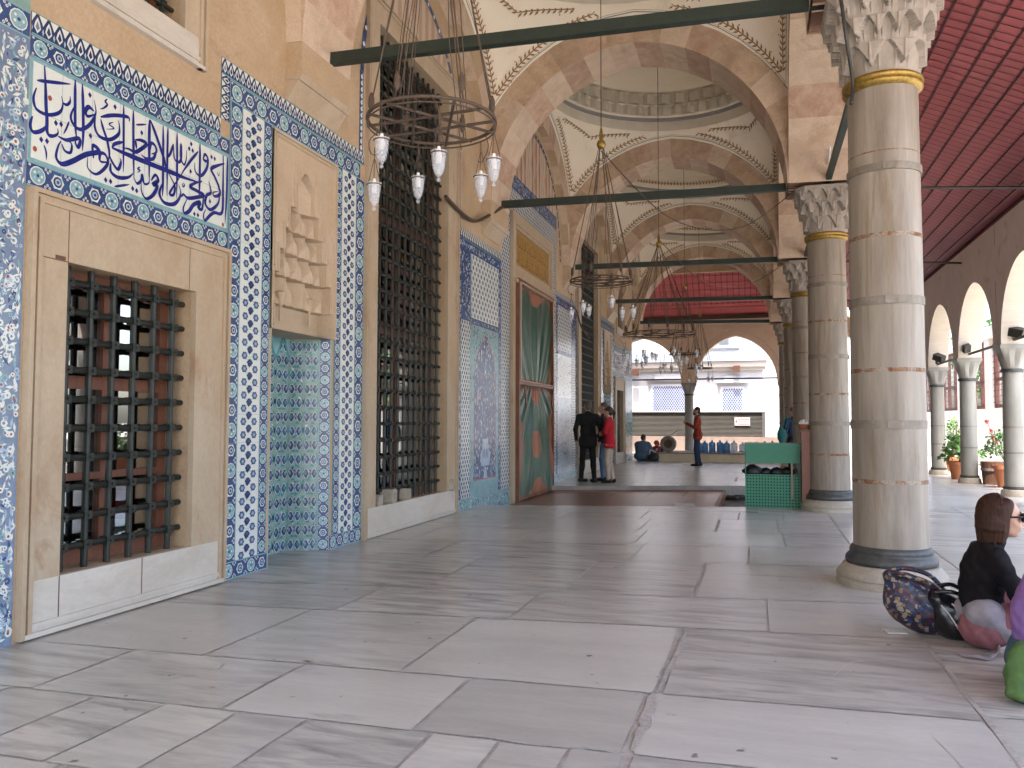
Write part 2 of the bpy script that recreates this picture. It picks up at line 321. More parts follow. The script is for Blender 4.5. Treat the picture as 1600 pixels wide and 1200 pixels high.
for i, ya in enumerate(ARCH_Y):
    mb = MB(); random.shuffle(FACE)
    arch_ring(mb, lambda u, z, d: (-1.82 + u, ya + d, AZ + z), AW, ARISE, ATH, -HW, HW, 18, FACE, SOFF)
    # stone over the capital, and the pier on the wall side with its corbel
    for k, (z0, z1) in enumerate(((4.99, 5.35), (5.352, 5.75), (5.752, 6.15), (6.152, 6.6), (6.602, 8))):
        mb.box(.502, 1.5, ya - HW + .012, ya + HW - .012, z0, z1, (4, 4, 4, 1, 4)[k])
    for k, (z0, z1) in enumerate(((4.66, 4.97), (4.972, 5.4), (5.402, 5.8), (5.802, 8))):
        mb.box(WX - .1, -4.123, ya - HW + .006, ya + HW - .006, z0, z1, (3, 3, 1, 3)[k])
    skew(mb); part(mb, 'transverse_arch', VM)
    mb = MB()
    for (pr, m_) in (([(4.414, .016), (4.44, .03), (4.60, .135), (4.60, -.05), (4.414, -.05)], 0), ([(4.601, .15), (4.655, .185), (4.655, -.05), (4.601, -.05)], .01)):
        L_ = [(WX + p, ya - HW - m_, z) for z, p in pr]; R2 = [(WX + p, ya + HW + m_, z) for z, p in pr]; n_ = len(pr)
        mb.add(L_ + R2, [tuple(range(n_)), tuple(range(n_, 2 * n_))[::-1]] + [(k, k + n_, (k + 1) % n_ + n_, (k + 1) % n_) for k in range(n_)])
    skew(mb); part(mb, 'corbel', stone_g)
for i in range(len(ARCH_Y) - 1):
    y0, y1 = ARCH_Y[i] + HW, ARCH_Y[i + 1] - HW; yc = (y0 + y1) / 2; hw = (y1 - y0) / 2 - .004
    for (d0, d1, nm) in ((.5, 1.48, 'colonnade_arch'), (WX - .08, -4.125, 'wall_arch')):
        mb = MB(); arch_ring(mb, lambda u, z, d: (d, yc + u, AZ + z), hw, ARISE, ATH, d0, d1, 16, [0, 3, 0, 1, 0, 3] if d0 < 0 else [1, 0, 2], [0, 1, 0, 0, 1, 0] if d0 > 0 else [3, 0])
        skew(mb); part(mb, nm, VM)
    # pendentives rising from the four arch edges to a ring
    xc, hx, hy = -1.81, 2.31, (y1 - y0) / 2; zr, rr = 7.93, 2.22; N = 16
    def ext(u, wd):
        R = (wd * wd + ARISE * ARISE) / (2 * wd) + ATH; e = R - ATH - wd; return AZ + sqrt(max(R * R - (abs(u) + e) ** 2, 0))
    bd = []
    for side in range(4):
        for k in range(N):
            t = -1 + 2 * k / N; t = sin(t * pi / 2)
            if side == 0: bd.append((hx, hy * t, ext(hy * t, hw)))
            elif side == 1: bd.append((-hx * t, hy, ext(hx * t, AW)))
            elif side == 2: bd.append((-hx, -hy * t, ext(hy * t, hw)))
            else: bd.append((hx * t, -hy, ext(hx * t, AW)))
    def surf(s, t, off=0.):
        s = s % len(bd); a = int(s); f = s - a; b0 = np.array(bd[a]); b1 = np.array(bd[(a + 1) % len(bd)]); B = b0 + (b1 - b0) * f
        an = math.atan2(B[1], B[0]); Rr = np.array([rr * cos(an), rr * sin(an), zr]); C = np.array([B[0] + .38 * (Rr[0] - B[0]), B[1] + .38 * (Rr[1] - B[1]), B[2] + .72 * (Rr[2] - B[2])])
        P = (1 - t) ** 2 * B + 2 * t * (1 - t) * C + t * t * Rr
        if off: P = P - off * np.array([P[0] / 3, P[1] / 3, .75])
        return (xc + P[0], yc + P[1], P[2])
    ns = 4 * N; T = 10
    P = [[surf(s + .0, t / T) for s in range(ns + 1)] for t in range(T + 1)]
    mb = MB(); mb.grid(P); skew(mb); pend = part(mb, 'pendentives', plaster, smooth=True)
    # painted borders: a line and a leafy garland following every arch edge, and one under the ring
    mb = MB()
    def ribbon(side, a, b, m, off, both=True):
        prev = None
        for k in range(0, 6 * N + 1):
            s = side * N + k / 6
            if k in (0, 6 * N): s += .001 if k == 0 else -.001
            B = np.array(surf(s, 0)); L = np.linalg.norm(np.array(surf(s, .02)) - B) / .02
            if b / L > .75: prev = None; continue
            q = (surf(s, a / L, off), surf(s, b / L, off))
            if prev: mb.poly([prev[0], prev[1], q[1], q[0]], m)
            prev = q
    for side in range(4): ribbon(side, .055, .075, 0, .004); ribbon(side, .095, .103, 0, .004)
    def leafrun(pts, nrm_off, stem=.009, ll=.105, lw=.032, step=.092):
        pts = [np.array(p) for p in pts]
        if len(pts) < 3: return
        d = np.cumsum([0] + [np.linalg.norm(pts[k + 1] - pts[k]) for k in range(len(pts) - 1)]); tot = d[-1]; x = .02; flip = 0
        ctr = np.array((xc, yc, 6.0)); last = None
        while x < tot:
            k = min(int(np.searchsorted(d, x)), len(pts) - 1); k = max(k, 1); p = pts[k - 1] + (pts[k] - pts[k - 1]) * ((x - d[k - 1]) / max(d[k] - d[k - 1], 1e-6))
            tg = pts[k] - pts[k - 1]; tg /= np.linalg.norm(tg) + 1e-9; nn = ctr - p; nn[2] *= .6; nn /= np.linalg.norm(nn); W_ = np.cross(nn, tg); W_ /= np.linalg.norm(W_); nn = np.cross(tg, W_)
            p = p + nn * .002
            if last is not None: mb.poly([tuple(last - W_ * stem), tuple(p - W_ * stem), tuple(p + W_ * stem), tuple(last + W_ * stem)], 1)
            last = p
            for sg in (1, -1):
                dr = tg * .75 + W_ * sg * .66; pr = np.cross(nn, dr); l = ll * random.uniform(.8, 1.15)
                o = p + nn * .002
                mb.poly([tuple(o), tuple(o + dr * l * .45 + pr * lw * .5), tuple(o + dr * l), tuple(o + dr * l * .5 - pr * lw * .5)], 1)
            if random.random() < .6:
                o = p + W_ * random.choice((-1, 1)) * ll * .75 + tg * .05 + nn * .003; mb.poly([tuple(o + .013 * (cos(a) * tg + sin(a) * W_)) for a in np.linspace(0, 5.2, 6)], 1)
            x += step
    if i > 0:
        for side in range(4):
            run = [[], []]
            for k in range(6 * N + 1):
                s = side * N + k / 6; B = np.array(surf(s, 0)); L = np.linalg.norm(np.array(surf(s, .02)) - B) / .02; t = .215 / L
                if k < 2 or k > 6 * N - 2 or t > .6: continue
                run[0 if k < 3 * N else 1].append(surf(s, t, .008))
            leafrun(run[0], 0); leafrun(run[1][::-1], 0)
            mid = [surf(side * N + q, .80, .008) for q in np.linspace(-N * .36, N * .36, 40)]
            leafrun(mid, 0)
    skew(mb); part(mb, 'garland_pattern', [pl_line, pl_leaf], pend)
    # dome on its ring
    ycs = yc
    mb = MB(); prof = [(rr + .01, zr - .005), (rr - .01, zr + .03), (rr - .03, zr + .20), (rr - .07, zr + .21), (rr - .07, zr + .27)]
    if i == 2: prof += [(rr - .12, zr + .28), (rr - .13, zr + .80), (rr - .24, zr + .81), (rr - .26, zr + .92)]
    else: prof += [(rr - .10, zr + .29), (rr - .12, zr + .62), (rr - .15, zr + .64)]
    r0, z0 = prof[-1]; dp = [(r0 * cos(a), z0 + 1.42 * sin(a)) for a in np.linspace(0, pi / 2 - .01, 12)]
    mb.lathe(prof + dp, xc, yc, 48, 0, ms=[1, 1, 2, 2] + [0] * 40); skew(mb); dome = part(mb, 'dome', [plaster, pl_grey, pl_line], smooth=40)
    if i == 2:
        mb = MB()
        for (q, za, zb, n_) in ((rr - .125, zr + .30, zr + .50, 192), (rr - .14, zr + .55, zr + .77, 160)):
            pr = []
            for k in range(n_ + 1):
                a = 2 * pi * k / n_; t = k % 4; q1 = q - (.085 if t in (1, 2) else 0); pr.append([(xc + q1 * cos(a), yc + q1 * sin(a), za), (xc + (q1 - .012) * cos(a), yc + (q1 - .012) * sin(a), zb)])
            mb.grid(pr); mb.grid([[p[0], (xc + (p[0][0] - xc) * 1.06, yc + (p[0][1] - yc) * 1.06, za)] for p in pr])
        skew(mb); part(mb, 'dentil_trim', [pl_grey], dome)
    mb = MB()
    if i != 2 and i > 0: leafrun([(xc + (rr - .13) * cos(a), yc + (rr - .13) * sin(a), zr + .42) for a in np.linspace(0, 2 * pi, 160)], 0)
    zz = z0 + 1.55 * sin(.35); qq = r0 * cos(.35) - .02
    if i > 0: mb.grid([[(xc + qq * cos(a), yc + qq * sin(a), zz - .10 + h_) for h_ in (0, .012)] for a in np.linspace(0, 2 * pi, 97)], 2)
    for k in range(24 if i > 0 else 0):                     # scrolls at the foot of the dome
        a = 2 * pi * k / 24; sc = [(cos(b) * .10 * (1 - b / 9), sin(b) * .10 * (1 - b / 9)) for b in np.linspace(0, 6.5, 14)]
        tg = np.array((-sin(a), cos(a), 0)); up = np.array((-cos(a) * .4, -sin(a) * .4, .9)); o = np.array((xc + qq * cos(a), yc + qq * sin(a), zz))
        for (p, q) in zip(sc[:-1], sc[1:]):
            A = o + tg * p[0] * (1 if k % 2 else -1) + up * p[1]; B = o + tg * q[0] * (1 if k % 2 else -1) + up * q[1]; mb.poly([tuple(A - up * .008), tuple(B - up * .008), tuple(B + up * .008), tuple(A + up * .008)], 2)
    if mb.v: skew(mb); part(mb, 'scroll_pattern', [pl_line, pl_leaf, pl_gold], dome)
mb = MB(); mb.box(-5.2, 2.1, -2.2, 31.2, 10.35, 10.6); mb.box(1.53, 1.75, -2.2, 31.2, 6.45, 10.35); mb.box(-4.4, 4.85, -2.6, -2.22, 4.2, 10.6); mb.box(-5.2, 1.5, 30.95, 31.2, 7.0, 10.35); part(mb, 'sun_block_roof', stone)  # flat slab and south wall out of view, added to block the sun

# ------------------------------------------------------------------ portico columns
COLX = 1.057; COLY = [7.42, 13.3, 19.2, 25.1, 31.0]
def capital():
    n, m = 256, 74; z0, z1 = 4.238, 4.925; P = []
    T = [(.0, .36, 8, .5), (.36, .64, 16, .5), (.64, .92, 16, 0.)]; step = [0., .07, .16, .245]
    for j in range(m + 1):
        t = j / m; row = []
        for k in range(n):
            a = 2 * pi * (k + .5) / n; ca, sa = abs(cos(a)), abs(sin(a)); sq = min(.45 / max(ca, sa), .555); ex = sq - .30
            if t >= .92: row.append(sq + (.012 if t > .955 else 0)); continue
            for q, (a0, b0, c, ph) in enumerate(T):
                if a0 <= t < b0:
                    v = (t - a0) / (b0 - a0); u = abs(((a / (2 * pi) * c + ph) % 1) * 2 - 1); f0, f1 = step[q] / .245, step[q + 1] / .245
                    arch = 1 - .80 * u ** 1.5; r_in = .298 + ex * (f0 + .25 * (f1 - f0) * v); r_out = .298 + ex * (f1 - .06 * (1 - v))
                    if v < arch: r = r_in - (.026 * (1 - u) * (q > 0) + .008 * (q == 0)) + .016 * max(0, 1 - abs(u - .55) * 9) * min(1, 3 * v)
                    else: r = r_out - .014 * (1 - u) * (1 - v) + (.010 if u > .93 else 0)
            row.append(r)
        P.append([(r * cos(2 * pi * (k + .5) / n), r * sin(2 * pi * (k + .5) / n), z0 + (z1 - z0) * t) for k, r in enumerate(row)]); P[-1].append(P[-1][0])
    P.append([(0, 0, z1)] * (n + 1))
    return P
CAPG = capital(); colproto = None
clab = ['nearest thick marble column, whole shaft in view, beside the patterned bag', 'second marble column, beside the green shoe cabinet', 'third marble column, with the brown wooden stand in front of it', 'fourth marble column, a thin strip beside the woman with a teal bag', 'last marble column, standing at the right foot of the far arch']
for i, yc in enumerate(COLY):
    if colproto is None:
        c = thing('portico_column', '', 'column', (COLX, yc, 0), 0, 'marble columns along the portico'); colproto = c
        mb = MB(); mb.lathe([(.290, .30), (.289, 1.4), (.284, 2.8), (.276, 4.16)], n=56); part(mb, 'shaft', marble, c, smooth=True)
        mb = MB(); mb.grid(CAPG); part(mb, 'capital', marble2, c, smooth=32)
        mb = MB(); mb.lathe([(.277, 4.135), (.30, 4.145), (.318, 4.165), (.318, 4.185), (.304, 4.195), (.322, 4.21), (.322, 4.228), (.30, 4.245), (.26, 4.247)], n=56); part(mb, 'gilt_collar', brass, c, smooth=True)
        mb = MB(); mb.lathe([(.285, .325), (.305, .315), (.32, .295), (.322, .275), (.314, .262), (.33, .25), (.352, .225), (.356, .195), (.35, .175), (.30, .172)], n=56); part(mb, 'bronze_ring', bronze, c, smooth=True)
        mb = MB(); mb.lathe([(.30, .173), (.362, .171), (.376, .16), (.392, .13), (.418, .105), (.428, .085), (.428, .065), (.415, .06), (.422, .045), (.43, .03), (.43, -.01)], n=56); part(mb, 'base', base_m, c, smooth=50)
        for z, h in ((3.42, .062), (2.31, .07), (1.29, .07)):
            mb = MB(); mb.lathe([(.28, z), (.294, z), (.295, z + h), (.28, z + h)], n=56); mb.box(-.05, .05, -.302, -.285, z + .004, z + h - .004); part(mb, 'iron_band', iron_b, c)
        for z in (2.87, 1.755, .84, 3.58):
            mb = MB(); hh = .034 if z < 3.5 else .012; rz = .2905 if z < 1.4 else .2893 if z < 2.5 else .2852 if z < 3.2 else .2812; mb.lathe([(rz - .001, z), (rz, z + hh * .3), (rz, z + hh * .7), (rz - .001, z + hh)], n=56); part(mb, 'rusty_joint', rust, c, smooth=True)
    else: c = copy_tree(colproto); c.location = (COLX, yc, 0); c.rotation_euler = (0, 0, (i % 4) * pi / 2)
    c['label'] = clab[i]
# ------------------------------------------------------------------ tie beams
BW = [7.2, 12.95, 18.75, 24.5, 29.95]; BC = [7.42, 13.3, 19.2, 25.1, 31.0]
bl = ['green iron tie beam passing in front of the hanging lamp ring, nearest the viewer', 'second green tie beam, its wall end beside the doorway lunette', 'third green tie beam, just above the second lamp ring', 'fourth green tie beam, crossing the red boarded ceiling', 'last green tie beam, below the red boarded ceiling']
for i in range(5):
    a = Vector((-4.15, BW[i], 5.035)); b = Vector((1.52, BC[i] + .05, 5.045)); d = (b - a) / 2
    mb = MB(); n = Vector((-d.y, d.x, 0)).normalized(); mb.obox((a + b) / 2, d, n * .045, (0, 0, .058)); tag(mb.build('tie_beam', green_b), bl[i], 'beam', 'iron tie beams across the portico')
    if i < 4:
        mb = MB(); mb.box(1.03, 1.11, COLY[i] + .1, COLY[i + 1] - .1, 4.985, 5.07); tag(mb.build('tie_beam', green_b), ['green tie beam running between the first and second column tops', 'green tie beam running between the second and third column tops', 'green tie beam running between the third and fourth column tops', 'green tie beam running between the fourth and last column tops'][i], 'beam', 'iron tie beams along the colonnade')
for i, yc in enumerate(COLY[:4]):
    mb = MB(); mb.tube([(1.3, yc, 4.97), (4.4, yc + .25, 4.80)], .022, 8); tag(mb.build('tie_rod', iron), ['thin dark tie rod crossing the red ceiling, highest in view', 'second thin tie rod, ending on the spandrel of the low arcade', 'third thin tie rod under the red ceiling, mostly behind columns', 'last thin tie rod under the red ceiling'][i], 'rod', 'thin rods from columns to arcade')
# ------------------------------------------------------------------ red boarded lean-to ceilings
ZE, MS = 5.12, .45
def zs(x): return ZE + MS * (4.72 - x)
rr_ = thing('board_ceiling', 'sloping dark red board ceiling of the outer aisle, right of the columns', 'ceiling', (0, 0, 0), 0, 'red boarded ceilings')
mb = MB(); xb = list(np.arange(1.25, 4.2, .25)) + [4.25, 4.41, 4.57, 4.73]
for k in range(len(xb) - 1):
    yy = -2.2
    while yy < 33.1:
        l = random.uniform(1.6, 3.2); mb.poly([(xb[k], yy, zs(xb[k])), (xb[k], min(yy + l, 33.1), zs(xb[k])), (xb[k + 1], min(yy + l, 33.1), zs(xb[k + 1])), (xb[k + 1], yy, zs(xb[k + 1]))]); yy += l
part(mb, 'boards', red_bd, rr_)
mb = MB(); zo = -.012
for x in xb[:-1]: mb.box(x - .011, x + .011, -2.2, 33, zs(x) + zo - .006, zs(x) + zo)
for yy in np.arange(-2.1, 33, .19): mb.poly([(1.25, yy - .0085, zs(1.25) + zo), (1.25, yy + .0085, zs(1.25) + zo), (4.22, yy + .0085, zs(4.22) + zo), (4.22, yy - .0085, zs(4.22) + zo)])
part(mb, 'lath_grid', red_ln, rr_)
mb = MB(); mb.box(4.60, 4.80, -2.2, 33, ZE - .10, ZE - .005); part(mb, 'wall_plate', iron_r, rr_)
ZN, YN = 5.60, 33.2
def zn(y): return ZN + .78 * (YN - y)
rn = thing('board_ceiling', 'sloping bright red board ceiling with dark lath grid, beyond the last arch', 'ceiling', (0, 0, 0), 0, 'red boarded ceilings')
mb = MB(); yb = list(np.arange(30.6, 32.7, .29)) + [32.8, 33.0, 33.2]
for k in range(len(yb) - 1): mb.poly([(-9, yb[k], zn(yb[k])), (-9, yb[k + 1], zn(yb[k + 1])), (1.24, yb[k + 1], zn(yb[k + 1])), (1.24, yb[k], zn(yb[k]))])
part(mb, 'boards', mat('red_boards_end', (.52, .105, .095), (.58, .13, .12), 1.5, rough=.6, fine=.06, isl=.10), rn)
mb = MB()
for y_ in yb[:-2]: mb.box(-9, 1.24, y_ - .01, y_ + .01, zn(y_) - .02, zn(y_) - .014)
for x in np.arange(-9, 1.2, .215): mb.poly([(x - .008, 30.6, zn(30.6) - .014), (x + .008, 30.6, zn(30.6) - .014), (x + .008, 32.7, zn(32.7) - .014), (x - .008, 32.7, zn(32.7) - .014)])
part(mb, 'lath_grid', red_ln, rn)
mb = MB(); mb.box(-9, 1.3, 33.05, 33.3, ZN - .13, ZN - .004); part(mb, 'wall_plate', iron_r, rn)

# ------------------------------------------------------------------ low outer arcades
arc_st = mat('arcade_stone', (.66, .56, .48), (.72, .63, .55), 1.5, rough=.85, bump=.4, bsc=40, fine=.1, c3=(.42, .34, .28), sc3=1.3, t3=.58)
arc_in = mat('brick_soffit', (.55, .47, .38), (.60, .53, .44), 3, st=(1, 1, 9), rough=.8, bump=.3, fine=.1)
arc_end = mat('arcade_ochre_stone', (.66, .48, .34), (.72, .55, .41), 1.5, rough=.85, bump=.4, bsc=40, fine=.1, c3=(.5, .35, .24), sc3=1.3, t3=.58)
def arcade(name, place, cs, hwid, zsp, rise, ztop, th, pitch, mats, label, cat='arcade'):
    root = thing(name, label, cat, (0, 0, 0)); mb = MB(); rg = MB()
    C = pointed(hwid, rise, 0, 12); E = pointed(hwid, rise, .2, 12)
    for c in cs:
        L, Rr = c - pitch / 2, c + pitch / 2
        for d in (0, th):
            top = [(L + (Rr - L) * k / (len(C) - 1), ztop) for k in range(len(C))]
            lo = [(c + u, zsp + z) for u, z in C]; f = []
            for k in range(len(C) - 1): mb.poly([place(*lo[k], d), place(*lo[k + 1], d), place(*top[k + 1], d), place(*top[k], d)], 0)
            mb.poly([place(L, zsp, d), place(c - hwid, zsp, d), place(L, ztop, d)], 0); mb.poly([place(Rr, zsp, d), place(c + hwid, zsp, d), place(Rr, ztop, d)], 0)
        for k in range(len(C) - 1): mb.poly([place(*((c + C[k][0]), zsp + C[k][1]), 0), place(c + C[k + 1][0], zsp + C[k + 1][1], 0), place(c + C[k + 1][0], zsp + C[k + 1][1], th), place(c + C[k][0], zsp + C[k][1], th)], 1)
        mb.poly([place(L, zsp, 0), place(c - hwid, zsp, 0), place(c - hwid, zsp, th), place(L, zsp, th)], 1); mb.poly([place(Rr, zsp, 0), place(c + hwid, zsp, 0), place(c + hwid, zsp, th), place(Rr, zsp, th)], 1)
        for k in range(len(C) - 1): rg.poly([place(c + E[k][0], zsp + E[k][1], -.012), place(c + E[k + 1][0], zsp + E[k + 1][1], -.012), place(c + E[k + 1][0] * 1.016, zsp + E[k + 1][1] + .028, -.012), place(c + E[k][0] * 1.016, zsp + E[k][1] + .028, -.012)], 0)
    part(mb, 'arch_wall', mats[:2], root); part(rg, 'archivolt', mats[2], root)
    return root
PIT = 3.25; ACOL = [10.4, 13.65, 16.9, 20.2, 23.4, 26.65, 29.9, 33.2]
arcade('side_arcade', lambda u, z, d: (4.28 + d, u, z), [(a + b) / 2 for a, b in zip([7.15] + ACOL[:-1], ACOL)], 1.38, 2.78, 1.44, 5.06, .46, PIT, [arc_st, arc_in, arc_st], 'low grey stone arcade of pointed arches along the outer aisle')
arcade('end_arcade', lambda u, z, d: (u, 33.2 + d, z), [-8.2, -4.49, -.78, 2.93], 1.56, 2.93, 1.86, 5.6, .5, 3.71, [arc_end, arc_in, pale_v], 'tan stone end arcade of two arches closing the far end')
acol_m = mat('arcade_column', (.29, .28, .245), (.22, .21, .18), 4, st=(1, 1, .2), rough=.5, fine=.06)
def arcade_col(r, zc, zt, hx, hy):
    c = thing('arcade_column', '', 'column', (0, 0, 0), 0, 'small columns of the outer arcades')
    mb = MB(); mb.lathe([(r, .16), (r * .98, 1.3), (r * .93, zc)], n=28); part(mb, 'shaft', acol_m, c, smooth=True)
    mb = MB(); mb.lathe([(r * .9, zc), (r * 1.08, zc + .005), (r * 1.12, zc + .035), (r * 1.08, zc + .06), (r * .9, zc + .065)], n=28); part(mb, 'collar', bronze, c, smooth=True)
    mb = MB(); q0 = r * .98; P = []
    for j in range(9):              # lozenge capital: round below, square above, with folded facets
        t = j / 8; row = []
        for k in range(49):
            a = 2 * pi * k / 48; ca, sa = cos(a), sin(a); sx = min(hx / max(abs(ca), 1e-6), hy / max(abs(sa), 1e-6)); tri = abs(((k / 12) % 1) * 2 - 1)
            rad = q0 + (sx - q0) * min(1, t * 1.02) ** 1.1 + .028 * (1 - t) * t * 4 * (1 - 2 * abs(tri - .5)) - .02 * t * (1 - t) * 4
            row.append((rad * ca, rad * sa, zc + .065 + (zt - zc - .14) * t))
        P.append(row)
    mb.grid(P); mb.box(-hx - .01, hx + .01, -hy - .01, hy + .01, zt - .075, zt - .002); part(mb, 'capital', acol_m, c)
    mb = MB(); mb.lathe([(r * .9, .185), (r * 1.13, .18), (r * 1.16, .15), (r * 1.1, .13)], n=28); part(mb, 'bronze_ring', bronze, c)
    mb = MB(); mb.lathe([(r * 1.1, .13), (r * 1.25, .12), (r * 1.35, .06), (r * 1.38, 0), (r * 1.38, -.01)], n=28); part(mb, 'base', base_m, c, smooth=40)
    mb = MB(); mb.lathe([(r * .98, 1.25), (r * 1.01, 1.25), (r * 1.01, 1.28), (r * .98, 1.28)], n=28); mb.lathe([(r, .78), (r * 1.015, .78), (r * 1.015, .81), (r, .81)], n=28); part(mb, 'iron_band', iron_b, c)
    return c
ap = arcade_col(.172, 2.27, 2.78, .235, .245)
al = ['arcade column seen only in the window reflection, beyond the seated visitors', 'second arcade column reflected in the window', 'small arcade column at the right edge of the view, behind the seated woman', 'small arcade column between the two large terracotta pots', 'small arcade column just right of the nearest portico column, behind the leafy pot', 'arcade column hidden behind the nearest portico column', 'arcade column toward the far corner', 'corner column of the outer arcades']
for k, yy in enumerate(ACOL):
    c = ap if k == 0 else copy_tree(ap); c.location = (4.51, yy, 0); c['label'] = al[k]
ep = arcade_col(.185, 2.42, 2.93, .29, .25); ep.location = (-2.635, 33.45, 0); ep['label'] = 'small pale column between the two far arches, behind the man in rust jacket'
for k, xx in enumerate((-6.35, 1.08)): c = copy_tree(ep); c.location = (xx, 33.45, 0); c['label'] = ('end arcade column behind the tiled wall corner', 'end arcade column at the right foot of the far right arch')[k]
mb = MB(); mb.tube([(-9, 33.45, 3.07), (1.2, 33.45, 3.1)], .032, 8); tag(mb.build('tie_rod', iron), 'dark rod spanning both far arches at impost height', 'rod')
mb = MB(); mb.tube([(4.5, 9, 2.86), (4.5, 33, 2.86)], .028, 8); tag(mb.build('tie_rod', iron), 'dark rod linking the low arcade capitals on the right', 'rod')
CAL=[(25,[(122,680),(134,552),(142,431),(152,342),(154,275),(173,250),(210,260),(238,286),(234,316)]),(20,[(70,564),(190,601),(328,645)]),(21,[(68,516),(49,445),(69,385),(140,374),(212,401),(256,440),(269,492),(256,538)]),(17,[(265,497),(299,496),(325,527),(324,565)]),(23,[(46,328),(31,268),(53,231),(109,256),(153,306),(152,348)]),(23,[(362,690),(365,549),(372,390),(388,286)]),(23,[(420,684),(431,542),(439,349),(435,234)]),(23,[(357,501),(334,428),(365,381),(420,375),(483,424),(522,484),(541,544),(522,616)]),(27,[(524,538),(479,550),(452,510),(473,484),(537,523)]),(13,[(638,668),(618,640),(640,628),(602,587),(573,573)]),(23,[(584,506),(607,448),(644,380),(668,293),(658,229)]),(23,[(538,516),(534,435),(576,383),(669,392),(746,456),(753,513),(739,556)]),(10,[(695,523),(657,496),(706,483),(633,453)]),(12,[(322,395),(301,339),(279,294)]),(24,[(239,267),(307,265),(399,309),(415,289),(397,247),(376,276),(382,329)]),(17,[(270,228),(294,191),(340,194),(346,253),(292,266)]),(30,[(531,216),(520,298),(562,295),(571,272),(466,221),(358,142),(275,97),(229,126),(241,199),(262,244)]),(22,[(658,229),(590,214),(588,267),(630,274),(658,229),(617,163),(551,113),(485,136),(482,207)]),(13,[(133,175),(152,139),(156,85)]),(20,[(787,682),(795,432),(800,200)]),(24,[(581,519),(698,574),(830,610),(842,581)]),(22,[(881,677),(889,435),(903,179)]),(13,[(909,582),(1014,622)]),(26,[(903,469),(963,486),(1019,478),(965,422),(906,381),(847,384),(799,375)]),(20,[(908,467),(920,408)]),(27,[(1044,670),(1045,487),(1054,216)]),(31,[(1049,671),(1116,572),(1207,416),(1232,330)]),(23,[(1057,445),(1065,500),(1108,492),(1120,450),(1068,418)]),(23,[(1120,458),(1090,391),(1018,368),(966,385)]),(35,[(692,340),(868,339),(1070,342),(1287,346),(1448,348),(1629,362)]),(22,[(788,415),(714,376),(687,338)]),(23,[(1186,674),(1193,458),(1197,226),(1195,132)]),(21,[(1237,677),(1238,473),(1243,153)]),(21,[(1302,573),(1271,491),(1239,442)]),(21,[(1302,573),(1315,466),(1363,449),(1391,490),(1387,601),(1387,489),(1427,449),(1451,509),(1450,574)]),(21,[(1339,673),(1347,428),(1350,158)]),(16,[(719,75),(860,130)]),(11,[(959,289),(935,267),(960,263),(931,236)]),(20,[(903,187),(933,158),(972,192),(981,240),(1003,178),(1049,195),(1053,238)]),(27,[(1074,222),(1115,276),(1146,242),(1091,196),(1139,202),(1099,122),(1027,72),(980,112),(973,177)]),(25,[(682,229),(684,172),(750,149),(844,177),(892,220)]),(23,[(661,287),(700,235),(748,206),(774,265),(764,291)]),(27,[(1191,232),(1162,147),(1218,92),(1328,113),(1394,202),(1369,275)]),(20,[(1254,329),(1324,254),(1315,181),(1270,176),(1324,262),(1445,426)]),(23,[(1609,676),(1612,402),(1611,249)]),(20,[(1589,608),(1492,494),(1398,368)]),(25,[(1648,558),(1669,609),(1707,585),(1696,503),(1629,422),(1561,432),(1547,504)]),(23,[(1647,566),(1677,556),(1705,572)]),(27,[(1642,380),(1552,337),(1500,294),(1576,285),(1668,272),(1578,231),(1479,198),(1425,213),(1404,191),(1377,200)]),(29,[(1663,263),(1649,156),(1603,155),(1624,203),(1547,164),(1494,97),(1440,69),(1428,110),(1469,188)]),(28,[(1922,612),(1837,570),(1754,514),(1804,458),(1854,394),(1868,334),(1797,299),(1784,327),(1843,351)]),(25,[(1868,334),(1847,250),(1753,175),(1687,208),(1703,281),(1754,315),(1741,370),(1722,403)]),(26,[(1905,675),(1909,409),(1903,193),(1801,163),(1743,122),(1686,69),(1667,111),(1695,164)]),(22,[(1961,677),(1960,384),(1944,100)]),(10,[(1422,305),(1435,290),(1421,271),(1409,284),(1422,305)]),(8,[(1832,514),(1839,492),(1851,488),(1863,523)])]
DOTS=[(486,635),(709,638),(220,347),(260,353),(114,203),(157,208),(500,360),(969,544),(642,100),(686,102),(893,110),(933,105),(1506,641),(1483,596),(1524,593),(1505,419),(1757,616),(1797,614),(1747,243),(1560,92),(1603,93)]
